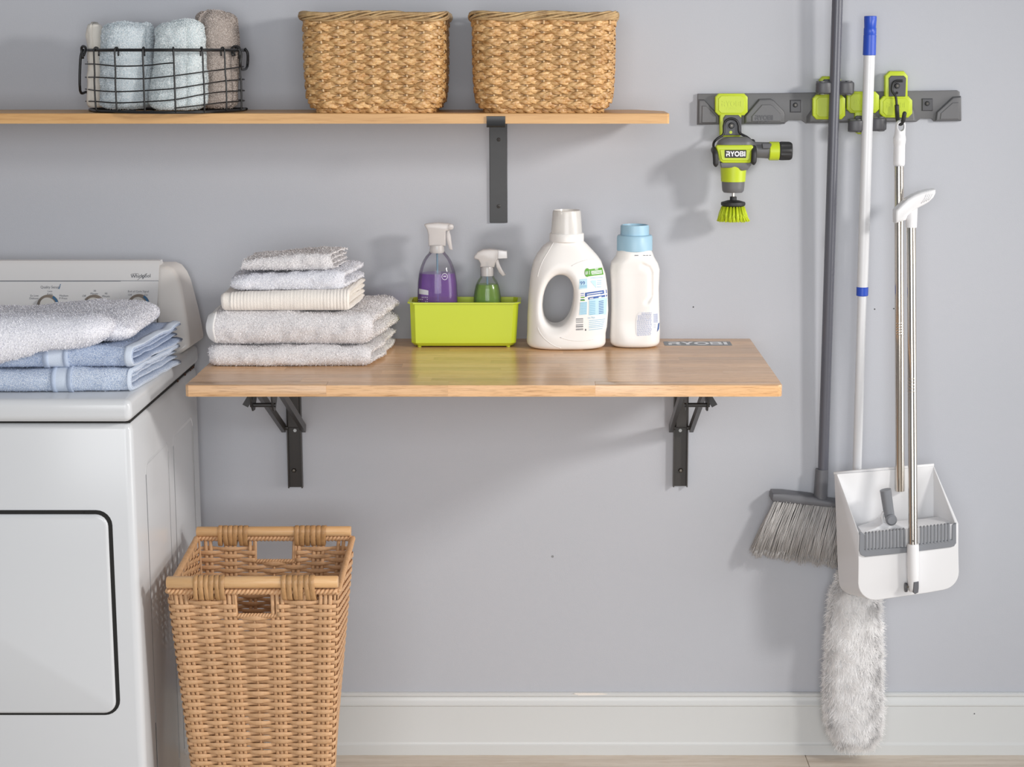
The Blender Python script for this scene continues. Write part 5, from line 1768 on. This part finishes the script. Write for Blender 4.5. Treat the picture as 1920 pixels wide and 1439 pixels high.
nr = np.stack([np.cos(th), np.sin(th), -.05 - .9 * tipu], 1)
nr /= np.linalg.norm(nr, axis=1)[:, None]
p0 = cc + np.stack([np.cos(th), np.sin(th) * .42, -.5 * tipu], 1) * (rr_ * .84)[:, None]
clump = np.stack([vnoise(p0, 95, 1), vnoise(p0, 95, 2), vnoise(p0, 95, 3)], 1)
dr = clump * 1.1 + g.normal(0, .45, (N_, 3)) + np.array([0, 0, -.75])
dr -= nr * np.sum(dr * nr, 1)[:, None]
dr /= np.linalg.norm(dr, axis=1)[:, None]
dr = dr + nr * (.25 + .5 * g.random(N_))[:, None]
dr /= np.linalg.norm(dr, axis=1)[:, None]
L = (.012 + .012 * g.random(N_) + .006 * (clump[:, 0] > .2))[:, None]
side = np.cross(dr, nr + g.normal(0, .15, (N_, 3)))
side /= np.linalg.norm(side, axis=1)[:, None]
bend = clump[:, ::-1] * .006 + g.normal(0, .0028, (N_, 3)) + np.array([0, 0, -.004])
p1 = p0 + dr * L * .55
p2 = p0 + dr * L + bend
for q in (p1, p2):
    q[:, 1] = np.minimum(q[:, 1], -.018)
w_ = .00055
vv = np.concatenate([p0 - side * w_, p0 + side * w_, p1 - side * w_ * .9, p1 + side * w_ * .9, p2 - side * w_ * .4, p2 + side * w_ * .4])
k_ = np.arange(N_)
fl_ = np.concatenate([np.stack([k_, k_ + N_, k_ + 3 * N_, k_ + 2 * N_], 1), np.stack([k_ + 2 * N_, k_ + 3 * N_, k_ + 5 * N_, k_ + 4 * N_], 1)])
core.add(vv, fl_.tolist())
core.build('fluffy_head', M['fluff'], t, angle=180, fix=False, kind='stuff')

# ------------------------------------------------------------------ steel pole hanging on the hook
YQ = -.086
YQ2 = -.117
P = lambda px, py, Y=YQ: at(px, py, Y)
t = thing('steel_pole', (P(1686, 300)[0], YQ, P(1687, 920)[2]), 'bright steel broom pole with a white hanging end, on the single hook of the rail', 'pole')
a, b_ = P(1686, 312), P(1687.5, 921)
def along(py):
    return P(1685.5 + (py - 312) * 2.0 / 609, py, YQ + (YQ2 - YQ) * (py - 240) / 680)
pl_ = MB().tube([along(y) for y in (312, 500, 605, 612, 624, 921)], .0102, 20, cap=False)
pl_.tube([along(y) for y in (921, 905)], .0094, 20)
pl_.build('tube', M['chrome'], t, angle=60)
for i in range(5):
    MB().tube([along(605 + i * 5.0), along(606.2 + i * 5.0), along(608 + i * 5.0)], [.0103, .0107, .0103], 20).build('ridge', M['chrome'], t, angle=60)
for dx in (-5.5, 5.5):
    MB().lathe([(0, -.0012), (.0016, -.0012), (.0016, .002)], P(1686 + dx, 320, YQ - .0085), 10, 'y').build('rivet', M['chrome2'], t)
e0 = P(1687.5, 226)
def endsdf(Q):
    d = smin(s_cap(Q, P(1685.8, 306), P(1686.6, 262), .0125, .0122), s_cap(Q, P(1686.6, 262), P(1688.5, 234), .0122, .0108), .006)
    d = smax(d, Q[:, 2] - P(1688, 221)[2], .006)
    d = smax(d, P(1686, 315)[2] - Q[:, 2], .0015)
    c = P(1688.5, 237.5)
    q = Q - c
    hole = np.sqrt((q[:, 0] / .0070) ** 2 + (q[:, 2] / .0092) ** 2) * .0070 - .0070
    return smax(d, -hole, .002)
V, F = nets(endsdf, P(1670, 322, YQ - .016), P(1704, 214, YQ + .018), .0013, 2)
MB().add(V, F).build('hanging_end', M['white'], t, angle=180)

# ------------------------------------------------------------------ long-handled dustpan
YK, YE = -.101, -.206                                        # back panel and front panel depth
t = thing('dustpan', (at(1690, 1100, -.12)[0], -.12, at(1690, 1110, -.12)[2]), 'white long-handled dustpan with a grey comb and a steel handle clipped to the steel pole', 'dustpan')
def arc(px, py, r, a0, a1, n=7):
    return [(px + r * math.cos(math.radians(a)), py + r * math.sin(math.radians(a))) for a in np.linspace(a0, a1, n)]
FRNT = [(1610, 1003), (1609.5, 1060)] + arc(1641, 1094, 32, 178, 84, 8) + [(1690, 1119), (1740, 1112)] + arc(1764, 1073, 34, 80, 0, 8) + [(1797, 1030), (1797, 982)]
BACK = [(1564, 888), (1570, 1050)] + arc(1600, 1088, 28, 178, 84, 8) + [(1650, 1110), (1700, 1103)] + arc(1722, 1060, 32, 80, 0, 8) + [(1752, 1000), (1751, 874)]
NP = len(FRNT)
A = np.array([at(x, y, YE) for x, y in FRNT])
B = np.array([at(x, y, YK) for x, y in BACK])
sh = MB()
# side walls and bottom: the two outlines joined; rim heights run in a straight slope
sh.loft([B, A], cap=False)
sh.f = [f for f in sh.f if not (set(f) & {0, NP} and set(f) & {NP - 1, 2 * NP - 1} and abs(max(f) - min(f)) >= NP - 1 and (f[0] % NP == NP - 1))]
pan = sh
fc = len(sh.arr())
pan.add(A, [tuple(range(NP))])
pan.add(B, [tuple(range(NP))])
bm = bmesh.new()
vv = [bm.verts.new(p) for p in pan.arr().tolist()]
for f in pan.f:
    bm.faces.new([vv[i] for i in f])
bmesh.ops.remove_doubles(bm, verts=bm.verts[:], dist=1e-6)
for e_ in [e for e in bm.edges if e.is_boundary is False and len(e.link_faces) == 2 and False]:
    pass
bmesh.ops.recalc_face_normals(bm, faces=bm.faces[:])
bm.verts.index_update()
pv = np.array([v.co[:] for v in bm.verts])
pf = [[v.index for v in f.verts] for f in bm.faces]
bm.free()
po = MB().add(pv, pf).build('pan', M['white'], t, angle=35, fix=False)
md = po.modifiers.new('thickness', 'SOLIDIFY')
md.thickness = .0032
md.offset = -1
md.use_even_offset = True
md = po.modifiers.new('round', 'BEVEL')
md.width = .003
md.segments = 3
md.limit_method = 'ANGLE'
md.angle_limit = math.radians(40)
# lip along the upper back edge
lip = [(1563, 888), (1626, 882), (1690, 877), (1751, 872)]
MB().tube([at(x, y, YK - .001) for x, y in lip], .0032, 8).build('back_lip', M['white'], t, angle=180)
# comb: grey bar with teeth hanging on the front rim
YCb = YE - .0045
cl = lambda x: 1000 - (x - 1610) * 20 / 187
bar = [(1612, 1000), (1617, 1000), (1621, 1004), (1621, 1031), (1700, 1027), (1700, 1024), (1785, 1013), (1786, 985), (1793, 982), (1793, 1019), (1789, 1025), (1782, 1027), (1700, 1037), (1622, 1045), (1614, 1041), (1611, 1034)]
MB().prism([at(x, y, YCb) for x, y in bar], [at(x, y, YCb) + np.array([0, .0075, 0]) for x, y in bar], .0008, 1).build('comb_bar', M['slate'], t, angle=35)
for i in range(25):
    x = 1624.5 + i * 6.45
    if 1700 < x < 1722:
        continue
    y1 = 1031 - (x - 1621) * 18 / 165
    y0 = y1 - 31
    pts = [(x - 2, y1 + 3), (x - 2, y0 + 2), (x - .8, y0), (x + .8, y0), (x + 2, y0 + 2), (x + 2, y1 + 3)]
    MB().prism([at(px, py, YCb - .001) for px, py in pts], [at(px, py, YCb - .001) + np.array([0, .009, 0]) for px, py in pts], .0006, 1).build('comb_tooth', M['slate'], t, angle=35)
# handle tube, socket, hinge, pistol grip
YT2 = -.220
Q = lambda px, py, Y=YT2: at(px, py, Y)
hx = lambda py: 1708.5 + (py - 425) * 3.3 / 600
hd_ = lambda py: Q(hx(py), py, -.128 + (YT2 + .128) * np.clip((py - 425) / 595, 0, 1))
MB().tube([hd_(y) for y in (420, 600, 706, 712, 740, 900, 1026)], .0098, 20).build('handle_tube', M['chrome'], t, angle=60)
for i in range(6):
    y = 428 + i * 2.6
    MB().tube([hd_(y), hd_(y + .8), hd_(y + 1.6)], [.0099, .0104, .0099], 20).build('ridge', M['chrome'], t, angle=60)
for i in range(5):
    y = 709 + i * 6.0
    MB().tube([hd_(y), hd_(y + 1.2), hd_(y + 2.4)], [.0099, .0104, .0099], 20).build('ridge', M['chrome'], t, angle=60)
MB().lathe([(0, -.0012), (.0016, -.0012), (.0016, .002)], Q(1712, 1015, YT2 - .0085), 10, 'y').build('rivet', M['chrome2'], t)
s0, s1 = hd_(1020), Q(1712, 1108)
MB().tube([s0, s0 * .95 + s1 * .05, s0 * .55 + s1 * .45, s1 * .93 + s0 * .07, s1], [.0120, .0130, .0130, .0115, .008], 22).build('handle_socket', M['white'], t, angle=60)
MB().lathe([(0, -.0025), (.010, -.0025), (.0105, 0), (.010, .0025), (0, .0025)], Q(1698.5, 1102, YT2 + .004), 20, 'x').build('hinge_disc', M['greyd'], t)
sc_ = MB().lathe([(0, -.0008), (.0026, -.0008), (.0026, .001)], Q(1702, 1101, YT2 - .0108), 12, 'y').build('hinge_screw', M['chrome2'], t)
hl = [(1713, 1092), (1723, 1092), (1723, 1104), (1722, 1112), (1716, 1115), (1712, 1112)]
MB().prism([Q(x, y, YT2 - .013) for x, y in hl], [Q(x, y, YT2 - .013) + np.array([0, .02, 0]) for x, y in hl], .0015, 1).build('hinge_stop', M['greyp'], t, angle=35)
MB().box(Q(1706, 1104)[0], Q(1718, 1104)[0], YT2 + .004, YE + .002, Q(1706, 1112)[2], Q(1706, 1096)[2], .002, 1).build('hinge_lug', M['white'], t)
YG = -.128
G_ = lambda px, py, dy=0: at(px, py, YG) + np.array([0, dy, 0])
go = [(1677, 394), (1688, 383), (1700, 372), (1712, 365), (1725, 359.5), (1740, 355.5), (1752, 354), (1752, 362), (1748, 370), (1740, 378), (1731, 383.5), (1720, 389), (1708, 396), (1700, 404), (1697, 412), (1677, 418)]
gm = MB().prism([G_(x, y, -.0155) for x, y in go], [G_(x, y, .0195) for x, y in go], .0055, 3)
gb = bvh_of(gm)
grip_ = gm.build('hand_grip', M['white'], t, angle=50)
for i in range(4):
    MB().tube(camdecal(gb, [(1738 + i * 3.6, 358.5 - i * .8), (1737 + i * 3.6, 366), (1733.5 + i * 3.9, 374 - i), (1727.5 + i * 4.4, 381.5 - i * 2)], .0002), .0008, 6).build('grip_rib', M['white'], grip_, angle=180)
MB().lathe([(.0095, G_(1709, 427)[2]), (.0122, G_(1709, 426.5)[2]), (.0124, G_(1709, 400)[2]), (.0124, G_(1709, 388)[2])], (G_(1709, 410)[0], YG, 0), 28).build('grip_stem', M['white'], t)

# ------------------------------------------------------------------ broom head resting in the dustpan
YN = -.182
N = lambda px, py, dy=0: at(px, py, YN) + np.array([0, dy, 0])
t = thing('floor_brush', (N(1665, 1000)[0], YN, N(1665, 1010)[2]), 'white broom head with a grey swivel socket, sitting inside the dustpan behind its comb', 'brush')
hp = [(1616, 999), (1640, 991), (1651, 985), (1656, 980), (1668, 983), (1690, 989), (1740, 985), (1792, 977), (1795, 1012), (1700, 1026), (1616, 1034)]
MB().prism([N(x, y) for x, y in hp], [N(x, y, .055) for x, y in hp], .004, 2).build('head', M['white'], t, angle=40)
MB().tube([N(1661, 920, .006), N(1662, 925, .006), N(1666, 955, .004), N(1669, 972, .002)], [.0125, .0125, .0118, .0110], 20).build('socket', M['slate'], t, angle=50)
MB().lathe([(0, -.008), (.0085, -.0075), (.0122, -.004), (.0125, .004), (0, .008)], N(1669.5, 973, -.010), 26, 'y').build('swivel', M['slate'], t)
MB().tube(smooth_open([N(1657, 984, .004), N(1655, 972, .006), N(1656.5, 964, .006), N(1660, 962, .006)], 4), .0036, 10).build('yoke', M['white'], t, angle=60)

# ------------------------------------------------------------------ woven laundry hamper
tc_ = [at(313, 1110, -.690), at(633, 1107, -.690), at(661, 1012, -.295), at(369, 1015, -.295)]
HT = .600
TOP = np.array([(p[0], p[1]) for p in tc_])
TOP[0][0] += .002
fl0 = at(361, 1439, -.655)
q0 = np.array([(at(313, 1110, -.690)[0], -.690), fl0[:2]])
fz_ = fl0[2]
ex = lambda a, b_: a + (b_ - a) * HT / (HT - fz_)
bl = at(361, 1439, -.662)[:2]
br = at(623, 1439, -.662)[:2]
brb = at(634, 1439, -.335)[:2]
blb = np.array([brb[0] - (br[0] - bl[0]) * 1.0, -.335])
BOT = np.array([ex(TOP[0], bl), ex(TOP[1], br), ex(TOP[2], brb), ex(TOP[3], blb)])
t = thing('laundry_hamper', (TOP[:, 0].mean(), TOP[:, 1].mean(), 0), 'tall woven tan laundry hamper with wooden rod handles, on the floor beside the dryer', 'hamper')
cnts = [7, 10, 7, 10]
def hring(z, sub):
    """points, outward normals and stake index round the hamper at height z"""
    c = BOT + (TOP - BOT) * z / HT
    P_, N_, U_ = [], [], []
    k0 = 0
    for s in range(4):
        a, b_ = c[s], c[(s + 1) % 4]
        d = (b_ - a) / np.linalg.norm(b_ - a)
        nr = np.array([d[1], -d[0]])
        m = cnts[s] * sub
        for i in range(m):
            u = (i + .5) / m
            e_ = min(u, 1 - u) * np.linalg.norm(b_ - a)
            pull = max(0, 1 - e_ / .010) ** 2 * .0035
            P_.append(a + (b_ - a) * u - nr * pull)
            nb = 0
            N_.append(nr)
            U_.append(k0 - .5 + u * cnts[s])
        k0 += cnts[s]
    N_ = np.array(N_)
    N_ = (np.roll(N_, 1, 0) + N_ * 2 + np.roll(N_, -1, 0))
    N_ /= np.linalg.norm(N_, axis=1)[:, None]
    return np.array(P_), N_, np.array(U_)
zg1 = HT - .012
zg0 = HT - .047
NR = 74
pitch = (HT - .020) / NR
g = np.random.default_rng(31)
SUB = 7
gapf = (2.32, 3.92)                                        # hand openings, in stake units along the front and the back
gapb = (17 + 2.1, 17 + 3.8)
for i in range(NR):
    z = .006 + i * pitch
    P_, N_, U_ = hring(z, SUB)
    h2 = .0052
    wv = .0046 * np.sign(np.cos(math.pi * (U_ + i))) * np.abs(np.cos(math.pi * (U_ + i))) ** .8
    jit = .0007 * vnoise(np.stack([U_ * .7, U_ * 0 + i * 3.1, U_ * 0], 1), 1, 3)
    q = np.stack([P_[:, 0] + N_[:, 0] * wv, P_[:, 1] + N_[:, 1] * wv, np.full(len(P_), z) + jit], 1)
    hv = h2 * (.86 + .14 * np.cos(2 * math.pi * (U_ + i)) + .06 * vnoise(np.stack([U_, U_ * 0 + i, U_ * 0], 1), 1.5, 9))
    N3 = np.concatenate([N_, np.zeros((len(N_), 1))], 1)
    cs_ = [(0, 1), (.85, .75), (1, 0), (.85, -.75), (0, -1), (-.85, -.75), (-1, 0), (-.85, .75)]
    R_ = np.stack([q + N3 * (.0014 * a_) + np.array([0, 0, 1]) * (hv * b_)[:, None] for a_, b_ in cs_], 1)
    tilt = None
    if zg0 - .002 < z < zg1:
        a1 = (U_ > gapf[1]) & (U_ < gapb[0])
        keep1 = np.where(a1)[0]
        a2 = (U_ > gapb[1]) | (U_ < gapf[0])
        k2 = np.where(a2)[0]
        cut = np.where(np.diff(k2) > 1)[0][0] + 1
        keep2 = np.concatenate([k2[cut:], k2[:cut]])
        for kp in (keep1, keep2):
            MB().loft(list(R_[kp])).build('woven_strand', M['rattan'], t, angle=180, fix=False)
    else:
        MB().loft(list(R_), closed=True, cap=False).build('woven_strand', M['rattan'], t, angle=180, fix=False)
def stake_pts(u, z0_, z1_, n=20):
    out = []
    for z in np.linspace(z0_, z1_, n):
        P_, N_, U_ = hring(z, 6)
        j = np.argmin(abs(U_ - u))
        j2 = min(max(j + (1 if u > U_[j] else -1), 0), len(U_) - 1)
        w_ = 0 if U_[j2] == U_[j] else np.clip((u - U_[j]) / (U_[j2] - U_[j]), 0, 1)
        out.append([*(P_[j] * (1 - w_) + P_[j2] * w_), z])
    return np.array(out), N_[j]
for k_ in range(sum(cnts)):
    single = k_ in (3, 20)
    offs = (0,) if single else (-.11, .11) if k_ % 2 else (-.2, 0.0, .2)
    ztop = zg0 - .001 if k_ in (3, 20) else HT - .002
    for o_ in offs:
        p_, n_ = stake_pts(k_ + o_, .003, ztop, 10)
        MB().tube(p_, .0040 if not single else .0024, 6, flat=.5, up=(1, 0, 0) if (k_ < 7 or 17 <= k_ < 24) else (0, 1, 0)).build('stake', M['rattan'], t, angle=180, fix=False)
cor = []
for s in range(4):
    mid_ = lambda z: (BOT + (TOP - BOT) * z / HT).mean(0)
    p_ = [np.array([*((BOT[s] + (TOP[s] - BOT[s]) * z / HT) * .965 + mid_(z) * .035), z]) for z in np.linspace(.002, HT, 8)]
    MB().tube(p_, .0026, 8).build('corner_post', M['rattan'], t, angle=180)
def rope(a, b_, r, turns, name, mat):
    a, b_ = np.asarray(a, float), np.asarray(b_, float)
    n_ = max(int(turns * 10), 12)
    d = (b_ - a) / np.linalg.norm(b_ - a)
    s_ = np.cross(d, [0, 0, 1])
    s_ /= np.linalg.norm(s_)
    w_ = np.cross(s_, d)
    mb = MB()
    mb.tube([a, b_], r * .7, 8)
    uu = np.linspace(0, 1, n_)
    for k in range(2):
        th_ = 2 * math.pi * turns * uu + math.pi * k
        pts = a + np.outer(uu, b_ - a) + np.outer(np.cos(th_), s_) * r * .55 + np.outer(np.sin(th_), w_) * r * .55
        mb.tube(pts, r * .52, 6)
    return mb.build(name, mat, t, angle=180, fix=False)
Tz = lambda s: np.array([TOP[s][0], TOP[s][1], HT])
for s in range(4):
    L_ = np.linalg.norm(Tz(s) - Tz((s + 1) % 4))
    rope(Tz(s), Tz((s + 1) % 4), .0062, L_ / .016, 'rim_wrap', M['rattan'])
for (ga, gb) in (gapf, gapb):
    pa, _ = stake_pts(ga - .1, zg0 - .002, zg0 + .001, 2)
    pb, _ = stake_pts(gb + .1, zg0 - .002, zg0 + .001, 2)
    rope(pa[0], pb[0], .0050, 7, 'opening_wrap', M['rattan'])
    for g_, s_ in ((ga, 1), (gb, -1)):
        p_, n_ = stake_pts(g_ - s_ * .06, zg0 - .004, HT - .003, 6)
        MB().tube(p_, .0030, 8).build('opening_post', M['rattan'], t, angle=180)
for (xa, xb, py, Y, r_, sets) in ((313, 634, 1092, -.690, .0118, [(363, 422), (527, 591)]), (369, 658, 997, -.295, .0108, [(409, 466), (552, 613)])):
    pa, pb = at(xa, py + .5, Y), at(xb, py - .5, Y)
    rd = MB().tube([pa, pa + np.array([.0015, 0, 0]), pb - np.array([.0015, 0, 0]), pb], [r_ * .9, r_, r_, r_ * .9], 24).build('handle_rod', M['rod'], t, angle=50)
    for (sa, sb) in sets:
        n_ = 6
        for i in range(n_):
            px = sa + (sb - sa) * (i + .5) / n_
            c = at(px, py, Y)
            wd = abs(at(sb, py, Y)[0] - at(sa, py, Y)[0]) / n_ * (.43 + .05 * (i % 2))
            lean = g.normal(0, .0022)
            lo_ = HT - .016
            rings = []
            for a_ in np.linspace(0, 2 * math.pi, 21)[:-1]:
                up_ = math.sin(a_) > 0
                yy = (r_ + .0012) * math.cos(a_)
                zz_ = c[2] + (r_ + .0012) * math.sin(a_) if up_ else c[2] + (c[2] - lo_) * math.sin(a_)
                x_ = c[0] + (lean if not up_ else 0) * abs(math.sin(a_))
                n2 = np.array([0, math.cos(a_), math.sin(a_)])
                rings.append(np.array([[x_ - wd, c[1] + yy, zz_], [x_ - wd * .8, c[1] + yy, zz_] + n2 * .0012, [x_ + wd * .8, c[1] + yy, zz_] + n2 * .0012, [x_ + wd, c[1] + yy, zz_]]))
            MB().loft(rings, closed=True, cap=False).build('binding_strip', M['rattand'], t, angle=60)
P_, N_, U_ = hring(.004, 2)
MB().prism([(x, y, .010) for x, y in P_], [(x, y, .003) for x, y in P_]).build('base', M['rattan'], t, angle=30)
